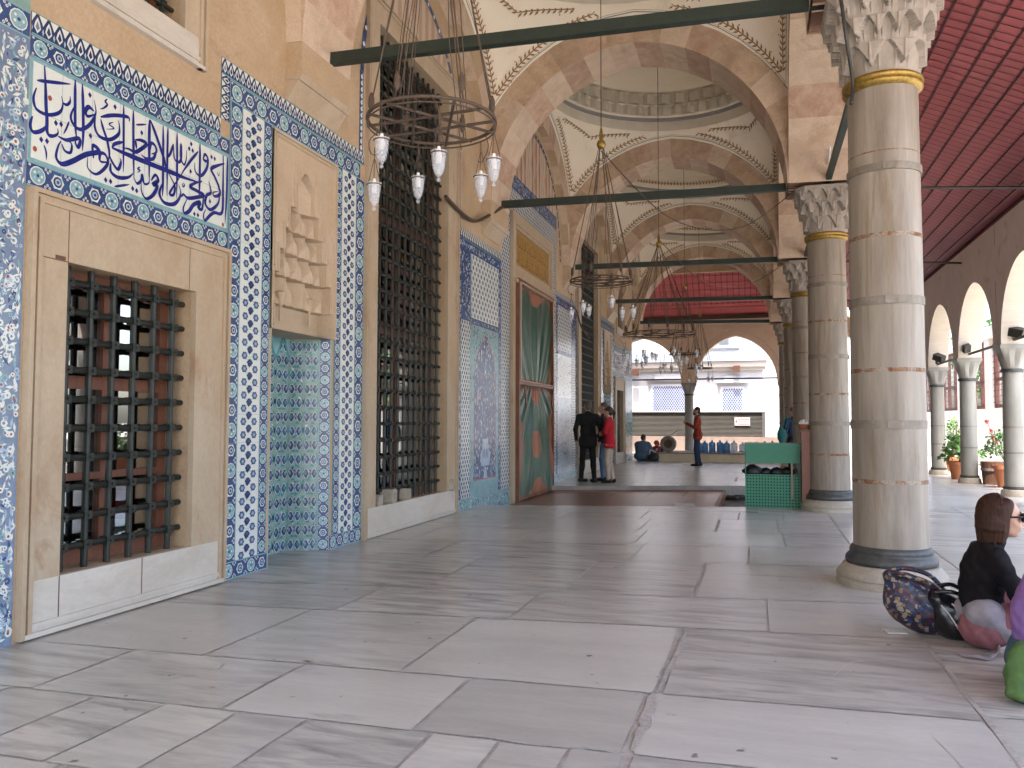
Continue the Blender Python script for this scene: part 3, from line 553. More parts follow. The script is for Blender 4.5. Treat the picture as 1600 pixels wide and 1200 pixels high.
# ------------------------------------------------------------------ tiled mosque front
class Pan:
    """a flat panel: polygons in (u, z) laid on a plane, each layer about a millimetre proud of the one below"""
    def __init__(s, X0=WX, pl=None, mir=None):
        s.mb = MB(); s.pl = pl or (lambda u, z, d: (X0 + d, u, z)); s.mir = mir; s.e = 0
    def poly(s, pts, m, l=1):
        if s.mir is not None: pts = [(s.mir - u, z) for u, z in pts][::-1]
        s.mb.poly([s.pl(u, z, .004 + l * .0011) for u, z in pts], m)
    def rect(s, u0, u1, z0, z1, m, l=1): s.poly([(u0, z0), (u1, z0), (u1, z1), (u0, z1)], m, l)
    def ell(s, u, z, ru, rz, m, l=2, n=10, ph=0., lob=0): s.poly([(u + ru * (1 + lob * cos(6 * a)) * cos(a), z + rz * (1 + lob * cos(6 * a)) * sin(a)) for a in (ph + 2 * pi * k / n for k in range(n))], m, l)
    def slab(s, u0, u1, z0, z1, m, d=.013):
        a, b = (u0, u1) if s.mir is None else (s.mir - u1, s.mir - u0)
        V = [s.pl(u, z, q) for q in (-.02, .0045) for u, z in ((a, z0), (b, z0), (b, z1), (a, z1))]
        s.mb.add(V, [(4, 5, 6, 7), (0, 1, 5, 4), (1, 2, 6, 5), (2, 3, 7, 6), (3, 0, 4, 7)], m)
    # ---- patterns
    def band(s, u0, u1, z0, z1, far=False):
        v = (z1 - z0) > (u1 - u0); L = (z1 - z0) if v else (u1 - u0); w = (u1 - u0) if v else (z1 - z0)
        s.slab(u0, u1, z0, z1, COB); e = w * .07
        P = (lambda a, b: (u0 + b, z0 + a)) if v else (lambda a, b: (u0 + a, z0 + b))
        for b in (0, w - e):
            p, q = P(.0, b), P(L, b + e); s.rect(min(p[0], q[0]), max(p[0], q[0]), min(p[1], q[1]), max(p[1], q[1]), TUR, 1)
        if not far:
            a = .25
            while a < L - .05: p, q = P(a, w * .06), P(a + .0022, w * .94); s.rect(min(p[0], q[0]), max(p[0], q[0]), min(p[1], q[1]), max(p[1], q[1]), PAL, 6.5); a += .25
        n = max(1, round(L / (w * 1.0))); st = L / n; r = w * .38
        for k in range(n):
            c = P((k + .5) * st, w / 2); n1 = 8 if far else 12
            if k % 2 == 0:
                s.ell(*c, r, r, WHI, 2, n1); s.ell(*c, r * .88, r * .88, TUR, 3, n1)
                if not far:
                    for j in range(5): s.ell(c[0] + r * .5 * cos(j * 1.2566 + k), c[1] + r * .5 * sin(j * 1.2566 + k), r * .17, r * .17, PAL if j % 2 else WHI, 4, 5)
                    s.ell(*c, r * .2, r * .2, COB, 4, 6)
            else:
                s.ell(*c, r * .80, r * .80, WHI, 2, n1, lob=.09); s.ell(*c, r * .60, r * .60, NAV, 3, n1); s.ell(*c, r * .40, r * .40, PAL, 4, 8); s.ell(*c, r * .2, r * .2, COB, 5, 6)
            if not far:
                for (a, b) in ((0, .24), (0, .76), (.22, .14), (-.22, .86), (-.22, .14), (.22, .86)):
                    q = P(k * st + a * st * .5, w * b)
                    if u0 + .01 < q[0] < u1 - .01 and z0 + .01 < q[1] < z1 - .01: s.ell(*q, w * .062, w * .062, WHI, 2, 6); s.ell(*q, w * .028, w * .028, RED if (k % 3 == 0) else COB, 3, 5)
    def flowers(s, u0, u1, z0, z1, du=.16, dz=.116, far=False):
        s.slab(u0, u1, z0, z1, WHI); nu = max(1, round((u1 - u0) / du)); du = (u1 - u0) / nu; nz = round((z1 - z0) / dz); dz = (z1 - z0) / nz
        for j in range(nz * 2):
            for i in range(nu + 1):
                u = u0 + (i + (.5 if j % 2 == 0 else 0)) * du; z = z0 + (j + .5) * dz / 2
                if u < u0 + .005 or u > u1 - .005: continue
                ru = min(.040, .27 * du, u - u0, u1 - u); rz = .034
                if j % 2 == 0: s.ell(u, z, ru, rz, COB, 2, 10 if far else 12, lob=.1); s.ell(u, z, ru * .62, rz * .62, GRY, 3, 8); s.ell(u, z, ru * .3, rz * .3, PAL if not far else COB, 4, 6)
                else:
                    s.ell(u, z, ru * 1.02, rz * .92, NAV, 2, 10, lob=.13); s.ell(u + ru * .1, z + rz * .1, ru * .5, rz * .45, COB, 3, 8)
                    if not far: s.poly([(u - ru * .9, z - rz * .5), (u - ru * .2, z - rz * 1.35), (u + ru * .5, z - rz * .7)], NAV, 2)
                if not far:            # thin stems of the ogee lattice
                    for sg in (1, -1):
                        if u0 + .01 < u + sg * du * .5 < u1 - .01: s.poly([(u + sg * ru * .7, z + rz * .7), (u + sg * du * .36, z + dz * .28), (u + sg * du * .38, z + dz * .25), (u + sg * ru * .85, z + rz * .5)], PAL, 1.5)
        if not far:
            zz = z0 + .25
            while zz < z1: s.rect(u0, u1, zz, zz + .0022, GRY, 1.6); zz += .25
    def crest(s, u0, u1, z0, z1, far=False):
        v = (z1 - z0) > (u1 - u0); L = (z1 - z0) if v else (u1 - u0); w = (u1 - u0) if v else (z1 - z0); s.slab(u0, u1, z0, z1, NAV)
        P = (lambda a, b: (u1 - b, z0 + a)) if v else (lambda a, b: (u0 + a, z0 + b))
        n = max(1, round(L / .082)); st = L / n
        def pp(pts, m, l):
            q = [P(*t) for t in pts]; A = sum(q[i][0] * q[(i + 1) % len(q)][1] - q[(i + 1) % len(q)][0] * q[i][1] for i in range(len(q)))
            s.poly(q if A > 0 else q[::-1], m, l)
        for k in range(n):
            c = (k + .5) * st; h = st * .5
            pp([(c - h, w), (c - h, w * .55), (c - h * .25, w * .97), (c, w * .99), (c + h * .25, w * .97), (c + h, w * .55), (c + h, w)], WHI, 2)
            pp([(c - h * .62, w * .36), (c, w * .12), (c + h * .62, w * .36), (c + h * .4, w * .62), (c, w * .84), (c - h * .4, w * .62)], WHI, 2)
            if not far: pp([(c - h * .38, w * .38), (c, w * .24), (c + h * .38, w * .38), (c, w * .68)], NAV if k % 3 else GRY, 3); pp([(c - h, w * .1), (c - h * .8, w * .28), (c - h, w * .44)], PAL, 2); pp([(c + h, w * .44), (c + h * .8, w * .28), (c + h, w * .1)], PAL, 2)
        p, q = P(0, 0), P(L, w * .06); s.rect(min(p[0], q[0]), max(p[0], q[0]), min(p[1], q[1]), max(p[1], q[1]), TUR, 3)
        p, q = P(0, w * .965), P(L, w); s.rect(min(p[0], q[0]), max(p[0], q[0]), min(p[1], q[1]), max(p[1], q[1]), TEA, 3)
    def hexes(s, u0, u1, z0, z1, du=.10, dz=.14, bg=WHI, fg=NAV, k=.72):
        s.slab(u0, u1, z0, z1, bg); nu = max(1, round((u1 - u0) / du)); du = (u1 - u0) / nu; nz = max(1, round((z1 - z0) / dz)); dz = (z1 - z0) / nz
        for j in range(2 * nz):
            for i in range(nu + 1):
                u = u0 + (i + .5 * (j % 2)) * du; z = z0 + (j + .5) * dz / 2; a, b = du * .5 * k * .8, dz * .5 * k * .72
                l, r = max(u - a, u0), min(u + a, u1)
                if r - l < .01: continue
                s.poly([(l, z - b * .5), ((l + r) / 2, z - b), (r, z - b * .5), (r, z + b * .5), ((l + r) / 2, z + b), (l, z + b * .5)], fg, 2)
                if k > .6: s.ell((l + r) / 2, z, (r - l) * .18, b * .42, GRY if bg == WHI else TUR, 3, 6)
    def arab(s, u0, u1, z0, z1, bg=COB, fg=WHI, dens=90, l0=1, mix=(PAL, TUR), clip=None, flat=False):
        if not flat: s.slab(u0, u1, z0, z1, bg)
        else: s.rect(u0, u1, z0, z1, bg, l0)
        for k in range(int(dens * (u1 - u0) * (z1 - z0))):
            u, z = random.uniform(u0 + .02, u1 - .02), random.uniform(z0 + .02, z1 - .02)
            if clip and not clip(u, z): continue
            a = random.uniform(0, 2 * pi); L = random.uniform(.03, .075); w = L * .3; m = random.choice((fg, fg, fg) + tuple(mix)); lay = l0 + 1 + random.random() * 1.5
            if min(u - u0, u1 - u) < L * .7: a = pi / 2 + random.uniform(-.3, .3)
            if min(z - z0, z1 - z) < L * .7: L = .02; w = .012
            c, d = cos(a), sin(a)
            if random.random() < .3: s.ell(u, z, w * 1.1, w * 1.1, m, lay, 7, lob=.15); s.ell(u, z, w * .5, w * .5, random.choice((bg, RED)), lay + .6, 5)
            else: s.poly([(u - c * L * .5, z - d * L * .5), (u + d * w * .5, z - c * w * .5), (u + c * L * .5, z + d * L * .5), (u - d * w * .5, z + c * w * .5)], m, lay)
    def vines(s, u0, u1, z0, z1, cu=.26, cz=.15, far=False):
        s.slab(u0, u1, z0, z1, SAG); nu = max(1, round((u1 - u0) / cu)); cu = (u1 - u0) / nu; nz = max(1, round((z1 - z0) / cz)); cz = (z1 - z0) / nz
        for i in range(nu):
            uc = u0 + (i + .5) * cu
            for j in range(nz):
                z = z0 + j * cz
                for sg in (1, -1):
                    X = lambda a: uc + sg * a * cu
                    arc = [(X(.02 + .42 * sin(t)), z + cz * (.95 * (1 - cos(t)))) for t in np.linspace(.0, 1.5, 6)]
                    for (p, q), h in zip(zip(arc[:-1], arc[1:]), (.014, .024, .027, .02, .010)):
                        pts = [(p[0], p[1] - h), (q[0], q[1] - h * .8), (q[0], q[1] + h * .8), (p[0], p[1] + h)]
                        s.poly(pts if sg > 0 else pts[::-1], TEA if (j + (sg > 0)) % 3 else TUR, 2 + (sg + 1) * .2)
                    fu = X(.24 + (.03 if j % 2 else -.02)); fz = z + cz * .42
                    s.ell(fu, fz, cu * .185, cz * .36, WHI, 3.2, 10, lob=.06); s.ell(fu, fz, cu * .165, cz * .315, NAV if j % 2 else COB, 4, 10, lob=.13); s.ell(fu + sg * .008, fz + .008, cu * .085, cz * .17, GRY if (i + j) % 3 else TEA, 5, 7); s.ell(fu + sg * .008, fz + .012, cu * .03, cz * .07, RED if (i + j) % 3 == 0 else PAL, 6, 5)
                    s.poly([(X(.42), z + cz * .1), (X(.49), z + cz * .5), (X(.42), z + cz * .9), (X(.37), z + cz * .5)][::sg], TEA, 2.8)
                s.ell(uc, z + cz * .5, cu * .06, cz * .24, NAV if j % 2 else TEA, 3, 7); s.ell(uc, z + cz * .5, cu * .025, cz * .1, PAL, 4, 5)
                for q in range(5):
                    lu, lz, la = uc + random.uniform(-.48, .48) * cu, z + random.uniform(.05, .95) * cz, random.choice((-1, 1)) * random.uniform(.5, 1.1); L = random.uniform(.035, .06); c, d = cos(la), sin(la)
                    if u0 + .03 < lu < u1 - .03 and z0 + .03 < lz < z1 - .03: s.poly([(lu - c * L / 2, lz - d * L / 2), (lu + d * L * .2, lz - c * L * .2), (lu + c * L / 2, lz + d * L / 2), (lu - d * L * .2, lz + c * L * .2)], random.choice((TEA, TEA, NAV, WHI)), 1.3 + random.random() * .5)
                if j % 2 == 0: s.ell(uc + cu * .5 * (1 if i < nu - 1 else -1), z + cz * .5, cu * .06, cz * .2, COB, 3, 7)
def vstrip(p, pts, w0, w1, m, l): pass

front = thing('mosque_front', 'long tiled stone mosque front on the left with barred windows and carved niches', 'mosque wall', (0, 0, 0))
D2 = 30.94
holes = [(4.12, 5.38, .35, 2.37), (6.46, 7.56, -.02, 2.2), (6.42, 7.61, 2.2, 4.075), (8.57, 10.83, .34, 6.1), (14.13, 16.81, -.26, 4.0), (4.2, 5.18, 4.41, 6.2)]
holes += [(D2 - b, D2 - a, c, d) for a, b, c, d in holes if a < 13]
def wall_mesh(y0, y1, z0, z1, hs, X, th):
    mb = MB(); ys = sorted({y0, y1} | {v for h in hs for v in h[:2]}); zs_ = sorted({z0, z1} | {v for h in hs for v in h[2:] if z0 < v < z1})
    ys = sorted(set(ys) | set(np.arange(y0, y1, 3.).tolist()))
    inside = lambda y, z: any(h[0] < y < h[1] and h[2] < z < h[3] for h in hs)
    for i in range(len(ys) - 1):
        for j in range(len(zs_) - 1):
            a, b, c, d = ys[i], ys[i + 1], zs_[j], zs_[j + 1]
            if not inside((a + b) / 2, (c + d) / 2): mb.poly([(X, a, c), (X, b, c), (X, b, d), (X, a, d)])
    for k, (a, b, c, d) in enumerate(hs):
        q = X - th
        mb.poly([(X, a, c), (X, a, d), (q, a, d), (q, a, c)]); mb.poly([(X, b, d), (X, b, c), (q, b, c), (q, b, d)]); mb.poly([(X, a, d), (X, b, d), (q, b, d), (q, a, d)]); mb.poly([(X, b, c), (X, a, c), (q, a, c), (q, b, c)])
    mb.poly([(X, y1, z0), (X - 6, y1, z0), (X - 6, y1, z1), (X, y1, z1)])
    return mb
part(wall_mesh(-3, 29.0, -.26, 10.4, holes, WX, .42), 'wall', stone, front)
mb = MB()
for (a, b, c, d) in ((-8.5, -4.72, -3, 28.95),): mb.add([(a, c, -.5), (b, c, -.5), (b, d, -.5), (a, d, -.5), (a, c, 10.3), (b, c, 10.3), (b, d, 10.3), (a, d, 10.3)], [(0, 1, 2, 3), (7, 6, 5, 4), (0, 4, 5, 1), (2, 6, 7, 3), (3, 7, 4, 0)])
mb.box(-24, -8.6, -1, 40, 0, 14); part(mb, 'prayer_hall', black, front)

def stone_frame(u, o, depth=.03, sill=True, name='stone_frame', mir=None, parent=front):
    """u = outer (y0,y1,z0,z1), o = opening"""
    f = (lambda a, b: (a, b)) if mir is None else (lambda a, b: (mir - b, mir - a)); mb = MB(); X = WX; o = (o[0] + .004, o[1] - .004, o[2] + .004, o[3] - .004)
    def bx(a, b, c, d, p, m=0):
        a, b = f(a, b); mb.box(X - .02, X + p, a, b, c, d, m)
    mo = .085
    bx(u[0] + mo, o[0], o[2], u[3] - mo, depth); bx(o[1], u[1] - mo, o[2], u[3] - mo, depth); bx(o[0], o[1], o[3], u[3] - mo, depth)
    if sill: bx(u[0] + mo, u[1] - mo, u[2] + mo, o[2], depth, 1)
    for k, (w0, w1, p) in enumerate(((0, .03, .052), (.03, .052, .030), (.052, .085, .045))):
        for (a, b, c, d) in ((u[0] + w0, u[0] + w1, u[2], u[3] - w0), (u[1] - w1, u[1] - w0, u[2], u[3] - w0), (u[0] + w1, u[1] - w1, u[3] - w1, u[3] - w0)): bx(a, b, c, d, p)
        if sill: bx(u[0] + w1, u[1] - w1, u[2] + w0, u[2] + w1, p, 1)
    if sill and u[3] < 4:                                # masonry joints and a chipped corner
        for (a, b, c, d, m) in ((o[0] - .003, o[0] + .003, o[3] + .001, u[3] - mo, 2), (o[1] - .09, o[1] - .084, o[3] + .001, u[3] - mo, 2), (u[0] + mo, o[0], o[3] - .004, o[3] + .003, 2), (o[0] - .004, o[0] + .004, u[2] + mo, o[2] - .001, 2), (o[0] + .72, o[0] + .728, u[2] + mo, o[2] - .001, 2), (o[0] - .10, o[0] - .02, o[3] + .004, o[3] + .03, 2)): bx(a, b, c, d, depth + .0012, m)
    return part(mb, name, [stone_g, sill_m, wood_d], parent)
def window(o, nv, nh, r, mir=None, sash=True, kn=1.9):
    y0, y1, z0, z1 = o
    if mir: y0, y1 = mir - y1, mir - y0
    gx = WX - .10; mb = MB(); vs = [y0 + (y1 - y0) * (k + .62) / (nv + .24) for k in range(nv)]; hs_ = [z0 + (z1 - z0) * (k + .78) / (nh + .3) for k in range(nh)]
    for y in vs: mb.tube([(gx, y, z0 - .02), (gx, y, z1 + .02)], r, 8, caps=False)
    for z in hs_: mb.tube([(gx, y0 - .03, z), (gx, y1 + .03, z)], r, 8, caps=False)
    for y in vs:
        for z in hs_:
            k = r * kn; mb.add([(gx + k, y, z), (gx, y + k, z), (gx - k, y, z), (gx, y - k, z), (gx, y, z + k * 1.05), (gx, y, z - k * 1.05)], [(0, 1, 4), (1, 2, 4), (2, 3, 4), (3, 0, 4), (1, 0, 5), (2, 1, 5), (3, 2, 5), (0, 3, 5)])
            mb.box(gx - k * .72, gx + k * .72, y - k * .72, y + k * .72, z - k * .6, z + k * .6)
    g = part(mb, 'iron_grille', iron_g, front, smooth=35)
    mb = MB(); sx = WX - .27; H = z1 - z0
    def b(a, c, d, e, t=.03, dx=0): mb.box(sx - t + dx, sx + t + dx, a, c, d, e)
    b(y0, y0 + .09, z0, z1); b(y1 - .09, y1, z0, z1); b(y0 + .09, y1 - .09, z1 - .10, z1); b(y0 + .09, y1 - .09, z0, z0 + .12)
    if H < 3:
        ym = (y0 + y1) / 2; b(ym - .035, ym + .035, z0 + .12, z1 - .1)
        for fz, h in ((.60, .09), (.285, .05)):
            b(y0 + .09, ym - .035, z0 + H * fz, z0 + H * fz + h, .029); b(ym + .035, y1 - .09, z0 + H * fz, z0 + H * fz + h, .029)
    else:
        b(y0 + (y1 - y0) / 2 - .05, y0 + (y1 - y0) / 2 + .05, z0 + .12, z1 - .1)
        for k in (3, 5, 6): b(y0 + .09, y1 - .09, z0 + H * k / 8 - .05, z0 + H * k / 8 + .05, .026)
    sh = part(mb, 'window_sash', wood_r if H < 3 else wood_d, front)
    mb = MB(); mb.poly([(sx, y0 + .05, z0 + .06), (sx, y1 - .05, z0 + .06), (sx, y1 - .05, z1 - .06), (sx, y0 + .05, z1 - .06)]); part(mb, 'window_pane', glass, sh)
    return g
W1U, W1O = (3.835, 5.79, .012, 2.785), (4.12, 5.38, .35, 2.37)
B1U, B1O = (8.27, 11.245, -.03, 6.42), (8.57, 10.83, .34, 6.1)
for mir in (None, D2):
    far = mir is not None
    stone_frame(W1U, W1O, mir=mir); window(W1O, 6, 10, .023, mir, kn=2.0)
    stone_frame(B1U, B1O, mir=mir); window(B1O, 12, 28, .021, mir, kn=1.8)
    stone_frame((3.95, 5.43, 4.17, 6.5), (4.2, 5.18, 4.41, 6.2), mir=mir); window((4.2, 5.18, 4.41, 6.2), 5, 8, .02, mir)
    m_ = (lambda a, b: (a, b)) if not far else (lambda a, b: (D2 - b, D2 - a))
    # side strip of tile left of the first window (beyond the last one: the picture panel at the corner)
    p = Pan(mir=mir)
    if not far:
        p.arab(2.0, 3.60, 0, 3.70, WHI, TEA, 240, mix=(TUR, NAV, COB)); p.arab(3.60, 3.815, 0, 3.70, GRY, WHI, 1100, mix=(PAL, PAL, WHI, COB, TUR)); p.band(2.0, 3.81, 3.70, 3.87); p.arab(2.0, 3.81, 3.87, 4.4, SAG, TEA, 200, mix=(COB, WHI))
        p.mb.build('tile_panel', TM, front)
    else:
        p.slab(1.95, 3.81, 0, 1.35, TEA); p.arab(2.05, 3.70, .1, 1.3, TEA, TUR, 90, mix=(COB, PAL), flat=True); p.arab(1.95, 3.81, 1.36, 2.9, PAL, COB, 120, mix=(WHI, GRY)); p.band(1.95, 3.81, 2.91, 3.08, True); p.hexes(1.95, 3.81, 3.09, 3.7, .2, .2, WHI, GRY); p.band(1.95, 3.81, 3.71, 3.87, True)
        p.mb.build('picture_tile_panel', TM, front)
    # inscription above the window with its borders
    p = Pan(mir=mir); p.band(3.82, 5.79, 2.79, 2.945, far); p.band(3.82, 5.79, 3.602, 3.742, far); p.crest(3.82, 5.665, 3.744, 3.885, far); p.mb.build('tile_border', TM, front)
    p = Pan(mir=mir); p.slab(3.82, 5.79, 2.947, 3.600, WHI); e = .022
    for (a, b, c, d) in ((3.82, 5.79, 2.947, 2.947 + e), (3.82, 5.79, 3.6 - e, 3.6), (3.82, 3.82 + e, 2.947 + e, 3.6 - e), (5.79 - e, 5.79, 2.947 + e, 3.6 - e)): p.rect(a, b, c, d, TUR, 1)
    for k in range(1, 8): p.rect(3.82 + k * .246 - .0012, 3.82 + k * .246 + .0012, 2.97, 3.58, GRY, 1)
    p.rect(3.845, 5.765, 3.272, 3.2745, GRY, 1.1)
    if True:
        for si, (wd, pts) in enumerate(CAL):
            Q = smoothpts(pts, 5); n = len(Q); lay = 2 + si * .05; wd *= .5
            for k in range(n - 1):
                def off(i):
                    t = Q[min(i + 1, n - 1)] - Q[max(i - 1, 0)]; t = t / (np.linalg.norm(t) + 1e-6); f = i / (n - 1)
                    w = wd * min(1, .35 + 3.2 * f) * min(1, .18 + 2.2 * (1 - f)) * (.82 + .36 * abs(t[0] * .7 + t[1] * .7)); N_ = np.array((-t[1], t[0])) * w
                    return [((Q[i] + sg * N_) / 1000 + np.array((3.8, 2.9))) for sg in (-1, 1)]
                a, b = off(k), off(k + 1); p.poly([tuple(a[0]), tuple(b[0]), tuple(b[1]), tuple(a[1])], INK, lay + .01 * (k % 2))
        for (a, b) in DOTS: a = a / 1000 + 3.8; b = b / 1000 + 2.9; p.poly([(a - .016, b - .002), (a + .002, b - .021), (a + .016, b + .002), (a - .002, b + .021)], INK, 2)
        for (a, b) in ((3.97, 3.39), (3.87, 3.03), (5.72, 2.99)): p.ell(a, b, .016, .018, RED, 2, 9)
    p.mb.build('inscription_panel', TM, front)
    # pilasters either side of the niche
    p = Pan(mir=mir); p.crest(5.667, 5.788, 3.887, 4.268, far); p.crest(5.667, 8.24, 4.270, 4.412, far); p.band(5.79, 8.15, 4.085, 4.268, far); p.mb.build('tile_border', TM, front)
    p = Pan(mir=mir); p.band(5.80, 5.972, .15, 4.083, far); p.flowers(5.973, 6.288, .15, 4.083, far=far); p.band(6.289, 6.418, .15, 4.083, far); p.band(5.80, 6.44, .0, .149, far); p.mb.build('tile_pilaster', TM, front)
    p = Pan(mir=mir); p.band(7.612, 7.748, .15, 4.083, far); p.flowers(7.749, 8.058, .15, 4.083, far=far); p.band(8.059, 8.262, .15, 4.083, far); p.band(7.57, 8.262, .0, .149, far); p.mb.build('tile_pilaster', TM, front)
    # niche: carved stalactite hood over a tiled recess
    y0, y1 = m_(6.42, 7.61); ym = (y0 + y1) / 2; n1, n2 = 150, 210; P = []; tiers = [(3.42, 3.80, .17, 2), (3.19, 3.42, .26, 2), (2.97, 3.19, .345, 3), (2.74, 2.97, .43, 4), (2.46, 2.74, .52, 3), (2.2, 2.46, .54, 1)]
    def hood(y, z):
        q = abs(y - ym)
        for k, (a, b, h, c) in enumerate(tiers):
            if a <= z < b:
                if q >= h: break
                t = (z - a) / (b - a); d = .045 + .016 * k
                if k == 5: return d + .05
                u = ((y - ym + h) / (2 * h) * c) % 1 * 2 - 1
                if k == 0: return d + .05 * (1 - abs(((y - ym) / h))) if q < h * (1 - max(0, t - .6) * 2.2) else 0
                return d + .13 * max(0, .12 + t - abs(u)) * (1 if abs(u) < .95 else .3) - .03 * max(0, 1 - abs(abs(u) - .62) * 4) * (1 - t) ** .5
        for k, (a, b, h, c) in enumerate(tiers[:5]):       # moulded steps following the outline
            if a - .03 <= z < b + .05 and h <= q < h + .05: return .012 if q < h + .018 or q > h + .034 else -.006
        e = min(y - y0, y1 - y, 4.07 - z, z - 2.2)
        if e < .055: return -.022 if e < .02 or e > .034 else .004
        return 0.
    for i in range(n2 + 1):
        z = 2.2005 + (4.07 - 2.2005) * i / n2; P.append([(WX + .008 - hood(y, z), y, z) for y in np.linspace(y0 + .001, y1 - .001, n1 + 1)])
    mb = MB(); mb.grid(P)
    for k in (-1, 1):
        yy = ym + k * .26; mb.lathe([(.004, 2.30), (.018, 2.34), (.012, 2.44), (.03, 2.47), (.03, 2.5), (.05, 2.55), (.06, 2.58), (.02, 2.60)], WX - .10, yy, 10)
        mb.box(WX - .2, WX - .04, y0 + .02, y0 + .03, 2.2, 2.21)
    part(mb, 'carved_niche_hood', mat('niche_stone', (.46, .35, .235), (.53, .42, .31), 2.4, rough=.65, bump=.2, fine=.06, c3=(.36, .24, .16), sc3=2.4, t3=.6) if not far else MATS['niche_stone'], front, smooth=25)
    dpt = .40; a0, a1 = (6.46, 7.56) if not far else (D2 - 7.56, D2 - 6.46); ins = .17
    C = [(WX + .001, a0), (WX - dpt, a0 + ins), (WX - dpt, a1 - ins), (WX + .001, a1)]
    for k in range(3):
        A, B = np.array(C[k]), np.array(C[k + 1]); L = np.linalg.norm(B - A); d = (B - A) / L; nn = np.array((d[1], -d[0]))
        p = Pan(pl=lambda u, z, q, A=A, d=d, nn=nn: (A[0] + d[0] * u + nn[0] * q, A[1] + d[1] * u + nn[1] * q, z))
        if k == 1:
            p.vines(0, L, 0, 2.2)
            for c_ in (0, L / 3, 2 * L / 3, L): p.poly([(max(0, c_ - .13), 2.2), (max(0, c_ - .02), 1.98), (min(L, c_ + .02), 1.98), (min(L, c_ + .13), 2.2)], TEA, 6); p.poly([(max(0, c_ - .10), 2.2), (max(0, c_ - .012), 2.02), (min(L, c_ + .012), 2.02), (min(L, c_ + .10), 2.2)], TUR, 6.6)
        else:
            p.vines(0, L * .72 if k == 2 else L, 0, 2.2, .2)
            if k == 2: p.band(L * .72 + .001, L, 0, 2.2)
        p.mb.build('niche_tiles', TM, front)
    mb = MB(); mb.poly([(C[0][0], C[0][1], 2.199), (C[1][0], C[1][1], 2.199), (C[2][0], C[2][1], 2.199), (C[3][0], C[3][1], 2.199)][::-1]); part(mb, 'niche_soffit', stone_g, front)
    # thin tile line rising beside and arching over the tall window, striped lunette inside it
    p = Pan(mir=mir)
    yc_, wd, zsx, rs = 9.757, 1.55, 5.35, 1.78; I = [(yc_ + u, zsx + z) for u, z in pointed(wd, rs, 0, 12)]; E = [(yc_ + u, zsx + z) for u, z in pointed(wd, rs, .085, 12)]
    ci = [I[0], *I[1:], ]
    for k in range(len(I) - 1): p.poly([I[k + 1], I[k], E[k], E[k + 1]][::-1], COB if k % 2 else NAV, 3); mq = ((I[k][0] + E[k + 1][0]) / 2, (I[k][1] + E[k + 1][1]) / 2); p.ell(*mq, .03, .03, WHI, 4, 6)
    for (a, b, c, d) in ((8.123 + .0, 8.207, 4.414, zsx), (11.307, 11.392, 4.20, zsx)):
        p.slab(a, b, c, d, COB); zz = c + .04
        while zz < d - .03: p.ell((a + b) / 2, zz, .026, .03, WHI, 2, 6); p.ell((a + b) / 2 + .02, zz + .035, .014, .014, PAL, 2, 5); zz += .075
    p.mb.build('tile_line', TM, front)
    p = Pan(mir=mir); n = 26
    for k in range(n):
        a, b = 8.34 + 2.84 * k / n, 8.34 + 2.84 * (k + 1) / n
        def top(y): 
            R = (wd * wd + rs * rs) / (2 * wd); e = R - wd; return zsx + sqrt(max(R * R - (abs(y - yc_) + e) ** 2, 0)) - .02
        f = lambda y, t: (yc_ + (y - yc_) * (1 - .25 * (1 - t)), 0)
        z_a, z_b = top(a), top(b)
        if min(z_a, z_b) < 6.44: continue
        p.poly([(a, 6.43), (b, 6.43), (b, z_b), (a, z_a)], k % 2, 1 + .2 * (k % 3))
    p.mb.build('striped_lunette', [mat('lunette_pale', (.53, .42, .31), rough=.8, bump=.3) if not far else MATS['lunette_pale'], mat('lunette_pink', (.43, .26, .18), (.40, .30, .22), 3, rough=.8, bump=.3) if not far else MATS['lunette_pink']], front)
    # tile fields beside the doorway
    p = Pan(mir=mir)
    p.band(11.25, 11.45, .17, 3.99, True) if False else p.arab(11.25, 11.45, .17, 3.99, COB, PAL, 650, mix=(WHI, TUR))
    p.hexes(11.452, 11.85, .17, 2.9, .1, .13); p.arab(11.452, 11.85, 2.902, 3.99, COB, WHI, 260, mix=(PAL, PAL)); p.arab(11.25, 13.45, 3.992, 4.15, COB, PAL, 420, mix=(WHI, TUR)); p.crest(11.39, 13.45, 4.152, 4.30, True)
    p.arab(11.25, 14.05, -.12, .168, TUR, COB, 300, mix=(WHI, PAL)); p.hexes(11.90, 13.29, 2.98, 3.99, .155, .165, WHI, GRY, .66); p.arab(11.852, 13.448, 2.88, 2.978, COB, PAL, 500, mix=(WHI,))
    p.arab(11.852, 11.898, .17, 3.99, TUR, COB, 500); p.arab(13.292, 13.448, .17, 3.99, COB, PAL, 500, mix=(WHI, TUR))
    cm = 12.595; clip = lambda u, z: abs(u - cm) < .52 * (1 if z < 2.1 else max(0, 1 - ((z - 2.1) / .62) ** 1.6))
    if not far:
        p.slab(11.90, 13.29, .17, 2.878, TUR); pts = [(cm - .56, .4), (cm + .56, .4), (cm + .56, 2.1), (cm + .45, 2.38), (cm + .22, 2.6), (cm, 2.78), (cm - .22, 2.6), (cm - .45, 2.38), (cm - .56, 2.1)]
        p.poly(pts, RED, 1.5); p.poly([(cm + (u - cm) * .96, 1.4 + (z - 1.4) * .975) for u, z in pts], COB, 2)
        p.arab(11.92, 13.27, .19, 2.86, TUR, COB, 75, 2.6, mix=(PAL, WHI, RED), clip=lambda u, z: not clip(u, z), flat=False) if False else None
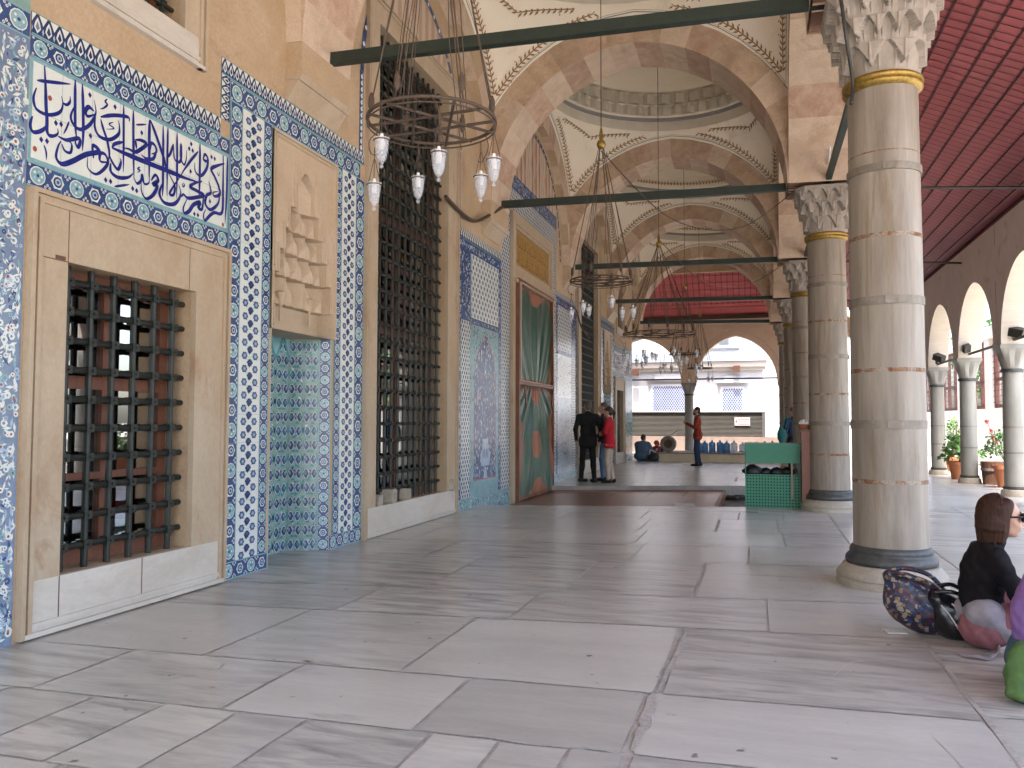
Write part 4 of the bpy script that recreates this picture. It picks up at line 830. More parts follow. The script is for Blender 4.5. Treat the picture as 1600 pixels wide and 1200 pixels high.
        for k in range(620):
            u, z = random.uniform(11.93, 13.26), random.uniform(.45, 2.84); ins_ = clip(u, z); L = random.uniform(.04, .095); a = random.gauss(pi / 2, .5) if ins_ else random.uniform(0, 6.28); w = L * .42; c, d = cos(a), sin(a); lay = 3 + k * .004
            p.poly([(u - c * L * .5, z - d * L * .5), (u + d * w * .5, z - c * w * .5), (u + c * L * .5, z + d * L * .5), (u - d * w * .5, z + c * w * .5)], random.choice((WHI, WHI, PAL, PAL, RED if z > 1.6 else PAL)) if ins_ else random.choice((COB, PAL, PAL, RED)), lay)
        p.poly([(cm - .2, .62), (cm + .2, .62), (cm + .26, .8), (cm + .12, .95), (cm + .16, 1.06), (cm - .16, 1.06), (cm - .12, .95), (cm - .26, .8)], PAL, 5.8); p.poly([(cm - .1, .42), (cm + .1, .42), (cm + .03, .6), (cm - .03, .6)], PAL, 5.8)
        for k in range(4): p.ell(cm - .12 + k * .08, .82, .02, .09, COB, 6.6, 8)
    else:
        p.arab(11.90, 13.29, .17, 1.9, PAL, COB, 150, mix=(WHI, GRY, WHI)); p.arab(11.90, 13.29, 1.902, 2.878, WHI, COB, 200, mix=(PAL, GRY, TUR))
    p.hexes(13.452, 13.95, .17, 5.25, .1, .13); p.arab(13.951, 14.05, .17, 5.2, COB, PAL, 500, mix=(WHI,))
    p.mb.build('portal_tiles', TM, front)
    mb = MB(); a, b = m_(11.25, 14.05); mb.box(WX - .02, WX + .03, a, b, -.24, -.123); part(mb, 'plinth_stone', sill_m, front)
# doorway: stone frame, gilded inscription, tile field and striped lunette above
p = Pan(); p.hexes(13.452, 17.488, 5.252, 5.66, .1, .13); p.arab(13.40, 17.54, 5.662, 5.95, COB, PAL, 420, mix=(WHI, TUR)); p.mb.build('portal_tiles', TM, front)
mb = MB()
for (a, b, c, d, q) in ((13.97, 14.13, -.2, 5.22, .07), (16.81, 16.97, -.2, 5.22, .07), (14.131, 16.809, 5.0, 5.22, .069), (14.131, 16.809, 3.96, 4.19, .068), (14.14, 14.24, 4.19, 5.0, .045), (16.70, 16.80, 4.19, 5.0, .045), (14.24, 16.70, 4.93, 5.0, .05), (14.24, 16.70, 4.19, 4.25, .05), (14.0, 16.94, 3.90, 3.958, .13)): mb.box(WX - .02, WX + q, a, b, c, d)
part(mb, 'door_frame', stone_g, front)
gold_g = mat('gilt_ground', (.42, .25, .06), (.36, .20, .05), 6, rough=.5, metal=.2, fine=.2); gold_l = mat('gilt_letters', (.15, .085, .03), rough=.6)
p = Pan(WX + .01); p.slab(14.24, 16.70, 4.25, 4.93, 0)
for row in range(2):
    u = 14.32; zb = 4.33 + row * .32
    while u < 16.6:
        k = random.random(); lay = 2 + random.random()
        if k < .4: p.rect(u, u + .022, zb, zb + random.uniform(.16, .25), 1, lay); u += random.uniform(.05, .09)
        else:
            Q = smoothpts([(u, zb + .1), (u + .05, zb + random.uniform(-.02, .03)), (u + .14, zb + random.uniform(-.01, .05)), (u + .17, zb + random.uniform(.08, .18)), (u + .11, zb + random.uniform(.1, .2))], 3)
            for a, b in zip(Q[:-1], Q[1:]): p.poly([(a[0], a[1] - .012), (b[0], b[1] - .012), (b[0], b[1] + .012), (a[0], a[1] + .012)][:: 1 if b[0] > a[0] else -1], 1, lay)
            u += random.uniform(.12, .18)
        if random.random() < .5: p.ell(u, zb + random.uniform(.18, .26), .014, .014, 1, lay, 5)
p.mb.build('gilt_inscription', [gold_g, gold_l], front)
p = Pan(); yc_, wd, zsx, rs = 15.73, 2.20, 5.0, 2.22; R = (wd * wd + rs * rs) / (2 * wd); e = R - wd
top = lambda y: zsx + sqrt(max(R * R - (abs(y - yc_) + e) ** 2, 0)) - .1
I = [(yc_ + u, zsx + z) for u, z in pointed(wd, rs, -.09, 16)]; E = [(yc_ + u, zsx + z) for u, z in pointed(wd, rs, 0, 16)]
for k in range(len(I) - 1): p.poly([E[k], E[k + 1], I[k + 1], I[k]], 3 if k % 2 else 4, 3); p.ell((I[k][0] + E[k + 1][0]) / 2, (I[k][1] + E[k + 1][1]) / 2, .03, .03, 5, 4, 6)
n = 44
for k in range(n):
    a, b = yc_ - 2 + 4 * k / n, yc_ - 2 + 4 * (k + 1) / n
    if min(top(a), top(b)) < 6.0: continue
    j = .03 if k % 2 else -.03; zt = (top(a) + top(b)) / 2; zm = [5.952 + (zt - 5.952) * t for t in (0, .25, .5, .75, 1)]; sh = [0, j, -j, j, 0]
    p.poly([(a + s_, z) for s_, z in zip(sh, [*zm[:4], top(a)])][::-1] + [(b + (0 if q in (0, 4) else -s_ * .2 + s_), z) for q, (s_, z) in enumerate(zip(sh, [*zm[:4], top(b)]))], (0, 1, 2)[k % 3 if k % 4 else 0], 1 + .3 * (k % 3))
p.mb.build('striped_lunette', [MATS['lunette_pale'], mat('lunette_red', (.36, .13, .085), (.40, .18, .12), 4, rough=.8), mat('lunette_cream', (.58, .48, .37), rough=.8), cobalt, navy, twhite], front)
# ------------------------------------------------------------------ hanging lamp rings
def lamp_mesh():
    mb = MB(); mb.lathe([(.004, -.185), (.012, -.18), (.014, -.168), (.006, -.158), (.016, -.148), (.026, -.13), (.034, -.10), (.041, -.06), (.045, -.02), (.052, 0), (.050, .001), (.043, -.02), (.038, -.06), (.030, -.10), (.018, -.14)], n=18)
    for z, r in ((-.085, .0375), (-.105, .033), (-.122, .029)): mb.torus((0, 0, z), r, .0035, 18, 5)
    b = MB(); b.lathe([(.018, -.07), (.02, -.03), (.014, .0), (.010, .03)], n=10)
    return mb, b
def chandelier(x, y, z, Rr, nl, ztop, label, drops, nch=6):
    c = thing('hanging_lamp_ring', label, 'chandelier', (x, y, z), 0, 'lamp rings hanging from the domes')
    mb = MB(); mb.torus((0, 0, 0), Rr, .0105, 48, 8); mb.torus((0, 0, -.03), Rr, .005, 48, 6); part(mb, 'iron_ring', iron_r, c, smooth=True)
    mb = MB()
    for k in range(3):
        a = pi * k / 3 + .2; b = a + pi * .82; mb.tube([(Rr * cos(a), Rr * sin(a), -.008), (Rr * cos(b), Rr * sin(b), -.008)], .009, 6); a += pi; b += pi; mb.tube([(Rr * cos(a), Rr * sin(a), -.012), (Rr * cos(b), Rr * sin(b), -.012)], .009, 6)
    part(mb, 'spokes', iron_r, c)
    zf = 1.72
    for k in range(nch):
        a = 2 * pi * k / nch + .35; mb = MB(); P0 = Vector((Rr * cos(a), Rr * sin(a), .0)); P1 = Vector((.03 * cos(a), .03 * sin(a), zf))
        mb.tube([P0, P1], .0045, 5); q = P0 + (P1 - P0) * .06; mb.tube([q - Vector((0, 0, .05)), q - Vector((0, 0, .02)), q + Vector((0, 0, .03)), q + Vector((0, 0, .06))], [.008, .02, .018, .006], 8)
        w0 = Vector((-sin(a), cos(a), 0)); mb.tube([P0 + w0 * .02 + Vector((0, 0, -.05)), P0 + (P1 - P0) * .35 + w0 * (.03 + .02 * random.random()), P0 + (P1 - P0) * .7 - w0 * .012, P1], .003, 4); mb.tube([P0 - w0 * .015, P0 + (P1 - P0) * .5 - w0 * .022, P1], .0025, 4)
        part(mb, 'chain', iron_r, c)
    mb = MB(); mb.lathe([(.005, zf - .03), (.045, zf - .01), (.06, zf + .03), (.05, zf + .07), (.022, zf + .10), (.026, zf + .16), (.012, zf + .24), (.004, zf + .27)], n=16); part(mb, 'gilt_finial', brass, c, smooth=True)
    mb = MB(); mb.tube([(0, 0, zf + .25), (0, 0, ztop - z)], .006, 6); part(mb, 'hanging_rod', iron_r, c)
    lm, bm = lamp_mesh(); first = None
    for k in range(nl):
        a = 2 * pi * (k + .5) / nl + .5 + (k % 2) * .12; dz = drops[k % len(drops)]; rx = Rr * (1.0 if k % 3 or nl < 8 else .62)
        if first is None:
            first = lm.build('glass_lamp', lampg, c, smooth=40); wi = MB()
            for q in range(3): b = 2 * pi * q / 3; wi.tube([(.046 * cos(b), .046 * sin(b), -.01), (.004 * cos(b), .004 * sin(b), .16)], .0028, 4)
            wi.torus((0, 0, -.012), .049, .004, 18, 5); wi.tube([(0, 0, .155), (0, 0, .24)], .004, 4); part(wi, 'wire_holder', iron_r, first); part(bm, 'bulb_holder', mat('bulb_white', (.75, .73, .7), rough=.3) if 'bulb_white' not in MATS else MATS['bulb_white'], first, smooth=True); o = first
        else: o = copy_tree(first, c)
        o.location = (rx * cos(a), rx * sin(a), -dz); o.scale = (.9, .9, .9)
    for k in range(3):
        mb = MB(); a = 2 * pi * k / 3 + .9; mb.tube([(p[0], p[1], p[2]) for p in smoothpts([(Rr * cos(a), Rr * sin(a), 0), (Rr * 1.12 * cos(a + .08), Rr * 1.12 * sin(a + .08), -.06), (Rr * 1.05 * cos(a + .15), Rr * 1.05 * sin(a + .15), -.15), (Rr * .93 * cos(a + .1), Rr * .93 * sin(a + .1), -.16)], 5)], .0035, 5)
        part(mb, 'loose_wire', iron_r, c)
    return c
chandelier(-1.80, 4.3, 3.09, .372, 6, 9.6, 'large iron lamp ring with six glass lamps, nearest, under the first tie beam', [.24, .22, .33, .20, .30, .24])
chandelier(-1.87, 10.05, 3.13, .395, 6, 9.6, 'iron lamp ring with six glass lamps, hanging beside the doorway', [.32, .27, .35])
chandelier(-1.80, 15.75, 3.05, .70, 22, 9.9, 'widest iron lamp ring crowded with many glass lamps, in front of the far arches', [.34, .5, .42, .62], 12)
chandelier(-1.78, 21.4, 3.12, .40, 7, 9.6, 'small iron lamp ring partly behind the widest one', [.30, .36])
chandelier(-1.78, 27.1, 3.12, .40, 7, 9.6, 'small iron lamp ring farthest away, near the end arches', [.30, .34])
# cables
def cable(pts, r, label, m=iron_r, n=8):
    mb = MB(); mb.tube([tuple(p) for p in smoothpts(pts, n)], r, 6); return tag(mb.build('cable', m, smooth=True), label, 'cable')
cable([(-4.22, 10.6, 4.55), (-4.2, 11.2, 4.46), (-4.2, 11.8, 4.48), (-4.16, 12.4, 4.72), (-4.1, 12.9, 4.98)], .028, 'thick grey cable looping from the barred window to the second tie beam')
cable([(-1.87, 10.05, 4.8), (-1.1, 11.2, 4.15), (-.2, 12.4, 4.25), (.7, 13.1, 5.02)], .007, 'thin black cable sagging from the second lamp ring to the second tie beam')
cable([(-1.8, 15.75, 4.9), (-1.0, 17.2, 4.25), (-.1, 18.4, 4.4), (.75, 19.0, 5.0)], .007, 'thin black cable sagging from the widest lamp ring to the third tie beam')
cable([(.5, 13.1, 5.12), (.8, 13.1, 5.12), (1.05, 13.05, 5.13), (1.06, 12.4, 5.35)], .016, 'white cable lying over the second column top', MATS['bulb_white'])
cable([(.78, 7.15, 4.0), (.80, 7.2, 4.2), (.74, 7.0, 4.45), (.7, 6.95, 4.75), (.68, 7, 5.0)], .016, 'black cable coil hugging the top of the nearest column', iron)
cable([(-4.1, 18.8, 4.0), (-4.0, 18.9, 3.6), (-3.95, 19.6, 3.4)], .02, 'dark cable hanging on the wall below the third tie beam')
# ------------------------------------------------------------------ doorway curtain
lea_b = mat('brown_leather', (.13, .055, .032), (.18, .08, .045), 5, rough=.45, bump=.2, fine=.12); lea_o = mat('copper_leather', (.34, .13, .07), (.28, .10, .055), 6, rough=.45, bump=.2, fine=.1); lea_g = mat('green_leather', (.022, .075, .05), (.03, .095, .065), 4, rough=.34, bump=.1, fine=.12, coat=.12); trim_w = mat('curtain_trim', (.55, .42, .33), rough=.6)
cu = thing('doorway_curtain', 'heavy green leather curtain with copper medallions hanging in the doorway', 'curtain', (0, 0, 0))
def cpan(z0, z1, lower):
    n1, n2 = 70, 120; P = []; y0, y1 = 14.15, 16.79; w = (y1 - y0) / 2; ym = (y0 + y1) / 2
    for i in range(n2 + 1):
        t = i / n2; z = z0 + (z1 - z0) * t; row = []
        for j in range(n1 + 1):
            s = j / n1; y = y0 + (y1 - y0) * s; u = (y - ym) / w
            fan = math.atan2(u * w, (1.15 - t) * (z1 - z0) if lower else (t + .35) * (z1 - z0)) * 14
            d = .075 + .038 * sin(fan) * max(0, 1 - abs(u)) ** .4 * (.35 + .65 * sin(pi * min(1, t * 1.05))) + .012 * sin(fan * 2.3 + 1) + .06 * (1 - t) * lower
            if lower: d += .03 * sin(9 * t + u * 2) * (1 - t) * (1 - abs(u))
            row.append((WX + d, y, z))
        P.append(row)
    def mf(i, j):
        s = (j + .5) / n1 * 2 - 1; t = (i + .5) / n2; a = abs(s)
        if a > .93 or t < .03 or t > .97: return 1
        if lower:
            if (s / .26) ** 2 + abs((t - .47) / .125) ** 1.35 < 1: return 2
            if a > .93 - .24 * max(0, 1 - abs((t - .47) / .36) ** 1.2): return 2
            if t < .14 * max(0, 1 - (a / .5)) + .03: return 2
            if t > 1 - .13 * max(0, 1 - (a / .42)) - (.05 if a < .2 else 0): return 2
            if a > .80 and t > .86 - (a - .8): return 2
        else:
            if t > 1 - .17 * max(0, 1 - (a / .55) ** 1.3): return 2
            if t > .90 and a > .55 + (1 - t) * 3: return 2
            if a > .93 - .16 * max(0, 1 - (t / .28)) or t > 1.2: return 2
        return 0
    mb = MB(); mb.grid(P, mf=mf); return mb
part(cpan(2.10, 3.93, False), 'upper_leather', [lea_g, lea_b, lea_o], cu, smooth=True); part(cpan(-.10, 2.03, True), 'lower_leather', [lea_g, lea_b, lea_o], cu, smooth=True)
mb = MB(); mb.box(WX + .02, WX + .13, 14.12, 16.82, 2.032, 2.098); part(mb, 'batten', lea_b, cu)
mb = MB(); mb.box(WX + .06, WX + .24, 14.10, 17.05, -.185, -.10); part(mb, 'bottom_batten', wood_r, cu)
mb = MB()
for y in (14.155, 16.76): mb.box(WX + .02, WX + .14, y - .04, y + .02, -.1, 3.96)
mb.box(WX + .02, WX + .14, 14.12, 16.78, 3.931, 3.985); part(mb, 'curtain_frame', lea_b, cu)
mb = MB()
for y in (14.21, 16.70): mb.tube([(WX + .15, y, 2.1), (WX + .14, y, 3.92)], .012, 6)
mb.tube([(WX + .15, 14.2, 3.915), (WX + .15, 16.7, 3.915)], .012, 6); mb.tube([(WX + .145, 14.16, 2.10), (WX + .145, 16.78, 2.10)], .013, 6); part(mb, 'edge_cord', trim_w, cu)
mb = MB()
for y in (14.45, 16.5): mb.obox((WX + .17, y, 1.83), (.012, 0, 0), (0, .04, .02), (0, -.05 if y < 15 else .05, .17))
part(mb, 'strap', wood_d, cu)
# stone blocks on the tall window's sill
for k, (y, s, l) in enumerate(((8.72, .12, 'small worn stone block at the left end of the tall window sill'), (9.06, .16, 'largest worn stone block on the tall window sill'), (9.55, .13, 'worn stone block between the larger one and the bare sill'), (10.98, .15, 'worn stone block on the right end of the tall window sill'))):
    mb = MB(); P = []
    mb.lathe([(0, 0), (s * .62, 0), (s * .70, .02), (s * .70, s * .95), (s * .6, s * 1.08), (0, s * 1.1)], n=4); mb.v = [(x + random.gauss(0, .004), y_ + random.gauss(0, .004), z) for x, y_, z in mb.v]
    o = mb.build('stone_block', base_m); o.location = (WX - .02 + .07, y, .315 if k < 3 else .315); o.rotation_euler = (0, 0, pi / 4 + .1 * k); tag(o, l, 'stone block', 'stone blocks on the sill')
    o.location.z = .341; o.location.x = WX - .035 if k < 3 else WX + .0
# fire extinguisher behind the first window
ex = thing('fire_extinguisher', 'red fire extinguisher standing inside behind the barred window glass', 'extinguisher', (-4.98, 5.42, .25)); red_p = mat('red_paint', (.42, .03, .025), rough=.3); 
mb = MB(); mb.lathe([(.0, 0), (.075, 0), (.08, .02), (.08, .42), (.06, .49), (.025, .52), (.025, .55)], n=20); part(mb, 'cylinder', red_p, ex, smooth=40)
mb = MB(); mb.lathe([(.082, .16), (.0822, .30)], n=20); part(mb, 'label', twhite, ex)
mb = MB(); mb.box(-.02, .02, -.08, .06, .55, .58); mb.tube([(0, .05, .56), (0, .11, .5), (0, .10, .2)], .012, 6); part(mb, 'valve', iron, ex)
mb = MB(); mb.box(-5.4, -4.93, 3.6, 6, .22, .25); part(mb, 'inner_floor', stone_g, front)
# ------------------------------------------------------------------ sunken path fittings
pf = thing('wooden_platform', 'low brown wooden platform laid in the sunken path before the doorway', 'platform', (0, 0, 0)); pw = mat('platform_wood', (.20, .115, .075), (.25, .15, .10), 2.5, st=(.6, 8, 1), rough=.35, fine=.1)
x0, x1 = -4.1, -.72
mb = MB(); xs_ = np.linspace(x0, x1, 6)
for k in range(5):
    a, b = xs_[k] + .004, xs_[k + 1] - .004; mb.add([(a, near_edge(a) + .05, -.10), (b, near_edge(b) + .05, -.10), (b, far_edge(b) - .22, -.10), (a, far_edge(a) - .22, -.10)], [(0, 1, 2, 3)])
part(mb, 'boards', pw, pf)
mb = MB(); d = Vector((x1 - x0, far_edge(x1) - far_edge(x0), 0)); c = Vector(((x0 + x1) / 2, (far_edge(x0) + far_edge(x1)) / 2 - .17, -.135)); n_ = Vector((-d.y, d.x, 0)).normalized()
mb.obox(c, d / 2, n_ * .05, (0, 0, .06)); y0_, y1_ = near_edge(x1) + .05, far_edge(x1) - .12; mb.box(x1, x1 + .07, y0_, y1_, -.235, -.085); part(mb, 'edge_boards', wood_r, pf)
mb = MB(); mb.box(-3.0, -1.9, 16.74, 16.79, -.10, -.094); mb.v = [(x, y + .341 * (x + 2.45) + .13, z) for x, y, z in mb.v]; part(mb, 'metal_strip', iron_b, pf)
pap = mat('paper', (.62, .60, .58), rough=.7)
mb = MB(); mb.obox((-1.22, 14.35, -.0975), (.17, .03, 0), (-.03, .30, 0), (0, 0, .0015)); o = tag(mb.build('paper_sheet', pap), 'white sheet of paper lying on the wooden platform', 'paper')
gr = thing('floor_grating', 'dark ribbed mat at the end of the sunken path, beside the shoe cabinet', 'mat', (0, 0, 0)); mb = MB()
for k in range(34): y = 13.7 + k * .1; mb.box(-.63, .75, y, y + .055, -.235, -.20)
mb.box(-.63, .75, 13.6, 17.1, -.238, -.232); part(mb, 'ribs', iron, gr)
for k, (x, y) in enumerate(((-.50, 16.7), (-.36, 16.9))):
    mb = MB(); mb.tube([(0, -.13, .04), (0, -.08, .05), (0, 0, .05), (0, .09, .045), (0, .13, .035)], [.02, .045, .042, .048, .02], 10); mb.box(-.045, .045, -.13, .13, 0, .012); o = mb.build('shoe', iron, smooth=True); o.location = (x, y, -.2); o.rotation_euler = (0, 0, 1.2 + k * .5); tag(o, ('dark shoe left on the ribbed mat', 'second dark shoe beside it, nearer the cabinet')[k], 'shoe', 'shoes on the mat')
# green shoe cabinet
gp = mat('green_paint', (.016, .165, .095), (.02, .19, .11), 4, rough=.42, fine=.06); hole = mat('hole_dark', (.004, .02, .013), rough=.9, fine=0)
cb = thing('shoe_cabinet', 'green wooden shoe cabinet with perforated front beside the second column', 'cabinet', (.225, 13.42, 0), R_(1)); W2 = .405
mb = MB(); mb.box(-W2, W2, 0, .02, 0, .52); part(mb, 'front_backing', gp, cb)
mb = MB(); wel = {}
def wv(x, z):
    k = (round(x, 5), round(z, 5))
    if k not in wel: wel[k] = len(mb.v); mb.v.append((x, -.003, z))
    return wel[k]
nx_, nz_, dx_, dz_ = 18, 11, 2 * W2 / 18, .515 / 11
for i in range(nx_):
    for j in range(nz_):
        cx_, cz_ = -W2 + (i + .5) * dx_, .003 + (j + .5) * dz_; sq = [wv(cx_ + a * dx_ / 2, cz_ + c * dz_ / 2) for a, c in ((1, 0), (1, 1), (0, 1), (-1, 1), (-1, 0), (-1, -1), (0, -1), (1, -1))]; oc = [wv(cx_ + .0125 * cos(k * pi / 4), cz_ + .0125 * sin(k * pi / 4)) for k in range(8)]
        for k in range(8): mb.f.append((sq[k], sq[(k + 1) % 8], oc[(k + 1) % 8], oc[k])); mb.m.append(0)
        mb.f.append(tuple(oc)); mb.m.append(1)
part(mb, 'perforated_board', [gp, hole], cb)
mb = MB(); mb.box(-W2 - .012, W2 + .012, -.02, .0, .70, .90); mb.box(-W2 - .02, W2 + .02, -.05, .60, .985, 1.01); mb.box(-W2 - .018, W2 + .018, -.045, -.022, .90, .984); mb.box(-.2, -.05, -.049, -.045, .93, .945); mb.box(.06, .3, -.049, -.045, .93, .945); part(mb, 'top_panel', gp, cb)
mb = MB(); mb.box(-W2 - .012, -W2, -.02, .58, 0, .985); mb.box(W2, W2 + .012, .0, .58, 0, .985); mb.box(-W2, W2, .56, .58, 0, .5); part(mb, 'side_panels', gp, cb)
mb = MB(); mb.box(.27, .30, -.03, -.004, .14, .70); part(mb, 'metal_rod', iron_b, cb)
mb = MB(); mb.box(-W2, W2, .022, .55, .48, .50); part(mb, 'shelf', gp, cb)
dk = mat('black_bag', (.02, .02, .022), rough=.5, bump=.4)
for k, (x, y, s, l) in enumerate(((-.30, .2, .10, 'black bag heaped at the left of the shoe cabinet opening'), (-.10, .25, .07, 'small dark bundle in the middle of the cabinet opening'), (.06, .22, .075, 'dark crumpled cloth in the shoe cabinet, beside the metal rod'), (.22, .2, .08, 'black bundle at the right of the cabinet opening'))):
    mb = MB(); 
    mb.lathe([(0, 0), (s * 1.3, .01), (s * 1.5, s * .5), (s * 1.1, s * 1.1), (s * .4, s * 1.5), (0, s * 1.55)], n=14); mb.v = [(a + random.gauss(0, .012), b + random.gauss(0, .012), c + random.gauss(0, .006)) for a, b, c in mb.v]
    o = mb.build('bundle', dk, smooth=True); o.location = (.225 + x, 13.42 + y, .505); tag(o, l, 'bag', 'bundles in the shoe cabinet')
ls = thing('wooden_stand', 'tall reddish brown wooden stand between shoe cabinet and second column', 'stand', (.705, 13.25, 0)); mb = MB(); mb.box(-.055, .07, -.02, .5, 0, 1.20); part(mb, 'body', wood_r, ls); mb = MB(); mb.box(-.065, .09, -.035, .52, 1.20, 1.23); part(mb, 'top', wood_d, ls)
bk = thing('basket', 'small orange basket of white cloths on the wooden stand', 'basket', (.70, 13.36, 1.23)); mb = MB(); mb.lathe([(0, 0), (.07, 0), (.10, .08), (.105, .085), (.095, .08), (.06, .01)], n=18); part(mb, 'bowl', lea_o, bk, smooth=30)
mb = MB(); mb.lathe([(.09, .07), (.07, .11), (.03, .15), (0, .155)], n=12); mb.v = [(a + random.gauss(0, .012), b + random.gauss(0, .012), c + random.gauss(0, .01)) for a, b, c in mb.v]; part(mb, 'cloths', MATS['bulb_white'], bk)
# ------------------------------------------------------------------ far end: low stone bench, jugs, tyre, bucket, broom
bm_ = mat('bench_stone', (.70, .60, .43), (.62, .52, .37), 3, rough=.75, fine=.06, isl=.06)
be = thing('stone_bench', 'long low cream stone bench across the far end of the portico', 'bench', (0, 0, 0)); mb = MB(); xx = -3.25
while xx < 1.0: l = random.uniform(.7, 1.1); mb.box(xx, min(xx + l, 1.3) - .008, 28.05, 28.5, -.01, .27); xx += l
part(mb, 'blocks', bm_, be); mb = MB(); mb.box(-3.3, 1.35, 28.0, 30.2, .271, .30); part(mb, 'top_slab', mat('dark_slab', (.22, .16, .12), (.28, .22, .17), 4, rough=.8), be)
jug_m = [bpy.data.materials.new('jug_plastic_' + k) for k in ('blue', 'pale')]
for m, c in zip(jug_m, ((.10, .26, .52), (.55, .66, .76))):
    m.use_nodes = True; p = m.node_tree.nodes['Principled BSDF']; p.inputs['Base Color'].default_value = (*c, 1); p.inputs['Roughness'].default_value = .15; p.inputs['Transmission Weight'].default_value = .45; p.inputs['IOR'].default_value = 1.15
jx = [-1.95, -1.72, -1.48, -1.22, -1.0, -.76, -.48, -.24, -.02, .24, .48, .72]
for k, x in enumerate(jx):
    pale = k in (5, 6, 7); cap_ = mat('jug_cap', (.1, .2, .55), rough=.4) if k == 0 else MATS['jug_cap']
    nm = ['half hidden by the column foot', 'just right of the column foot', 'left of the man in rust jacket', 'behind the legs of the man in rust jacket', 'right of the man in rust jacket', 'pale, nearly empty, fourth from the cabinet', 'pale, filled with white light, third from the cabinet', 'pale with a pointed top, beside the green cabinet', 'partly hidden by the green cabinet', 'behind the green cabinet, only its cap shows', 'behind the green cabinet toward the columns', 'at the far right end, behind the cabinet'][k]
    j = thing('water_jug', ('blue' if not pale else 'clear') + ' plastic water jug ' + nm, 'water jug', (x, 28.35 + random.uniform(-.05, .08), .30), random.random(), 'water jugs along the bench')
    mb = MB(); r = .115; h = .36 + random.uniform(-.03, .03); pr = [(0, 0), (r * .92, 0), (r, .02), (r, h * .22), (r * .95, h * .25), (r, h * .28), (r, h * .5), (r * .95, h * .53), (r, h * .56), (r, h * .8), (r * .8, h * .92), (r * .3, h * .98), (r * .24, h * 1.08)]
    mb.lathe(pr, n=18); part(mb, 'bottle', jug_m[1 if pale else 0], j, smooth=40); mb = MB(); mb.lathe([(r * .27, h * 1.05), (r * .28, h * 1.13), (0, h * 1.14)], n=12); part(mb, 'cap', cap_, j)
ty = mat('grey_rubber', (.30, .28, .24), (.22, .20, .17), 8, rough=.8, fine=.1)
t = thing('tyre', 'grey tyre leaning upright against the small pale column', 'tyre', (-2.98, 28.6, .30)); mb = MB(); prof = [(.15, -.07), (.16, -.09), (.24, -.10), (.275, -.06), (.285, 0), (.275, .06), (.24, .10), (.16, .09), (.15, .07), (.19, 0), (.15, -.07)]; mb.lathe(prof, n=36); mb.v = [(a, c, b + .285) for a, b, c in mb.v]; part(mb, 'tread', ty, t, smooth=50); mb = MB(); mb.poly([(.19 * cos(a), .0, .285 + .19 * sin(a)) for a in np.linspace(0, 2 * pi, 25)[:-1]]); part(mb, 'inner_disc', wood_d, t)
b_ = thing('bucket', 'small red plastic bucket beside the tyre', 'bucket', (-3.35, 28.45, .30)); mb = MB(); mb.lathe([(0, 0), (.09, 0), (.125, .20), (.13, .205), (.12, .2), (.09, .02)], n=18); part(mb, 'pail', red_p, b_, smooth=40); mb = MB(); mb.box(-.03, .04, -.122, -.112, .05, .14); part(mb, 'sticker', pap, b_)
st_ = mat('straw', (.50, .42, .30), rough=.8)
br = thing('broom', 'long handled broom leaning against the small pale column', 'broom', (0, 0, 0)); mb = MB(); mb.tube([(-3.45, 28.5, .42), (-2.68, 29.2, 1.08)], .02, 8); part(mb, 'handle', st_, br); mb = MB(); mb.tube([(-3.55, 28.48, .31), (-3.45, 28.5, .42)], [.07, .03], 8); part(mb, 'brush', lea_b, br)
# shuttered stalls and white building beyond the arches
shm = mat('shutter_metal', (.085, .078, .068), (.105, .097, .086), 1.2, rough=.5, metal=.2, fine=.05)
sh = thing('shop_shutter', 'long grey corrugated metal shutter beyond the far arches', 'shutter', (0, 0, 0)); mb = MB(); k = 0; z = .74
while z < 1.74: mb.poly([(-9, 36.5, z), (.20, 36.5, z), (.20, 36.46, z + .03), (-9, 36.46, z + .03)]); mb.poly([(-9, 36.46, z + .03), (.20, 36.46, z + .03), (.20, 36.5, z + .055), (-9, 36.5, z + .055)]); z += .055
part(mb, 'slats', shm, sh); mb = MB(); mb.box(.205, .33, 36.4, 39, .72, 1.76); mb.box(-9, .36, 36.42, 39.0, 1.761, 1.80); mb.box(-2.64, -2.5, 36.43, 36.455, .74, 1.76); part(mb, 'housing', shm, sh)
lg = tag(MB().box(-9, 1.6, 36.3, 39.2, -.1, .715).build('stone_ledge', mat('pink_stone', (.19, .135, .11), (.24, .18, .15), 2, rough=.8, bump=.3)), 'pinkish stone ledge beneath the metal shutter', 'ledge')
g2 = MB(); g2.poly([(-30, 33.9, -.006), (30, 33.9, -.006), (30, 60, -.006), (-30, 60, -.006)]); tag(g2.build('ground', gm), kind='structure')
sg = thing('shop_sign', 'small white sign with red arrow and red lines, on the shutter', 'sign', (-.62, 36.44, 1.38)); mb = MB(); mb.box(-.325, .325, -.012, 0, -.18, .18); part(mb, 'board', mat('sign_white', (.42, .37, .38), rough=.5), sg)
mb = MB(); q = -.016; mb.poly([(-.29, q, 0), (-.225, q, -.09), (-.225, q, .09)])
for z, h in ((.10, .035), (-.115, .03)):
    x = -.19
    while x < .27: l = random.uniform(.02, .05); mb.poly([(x, q, z - h / 2), (x + l, q, z - h / 2), (x + l, q, z + h / 2), (x, q, z + h / 2)]); x += l + .012
part(mb, 'red_lettering', mat('sign_red', (.20, .02, .025), rough=.5), sg)
mb = MB(); x = -.19
while x < .25: l = random.uniform(.02, .05); mb.poly([(x, q, -.02), (x + l, q, -.02), (x + l, q, .015), (x, q, .015)]); x += l + .012
part(mb, 'grey_lettering', mat('sign_grey', (.24, .19, .20), rough=.5), sg)
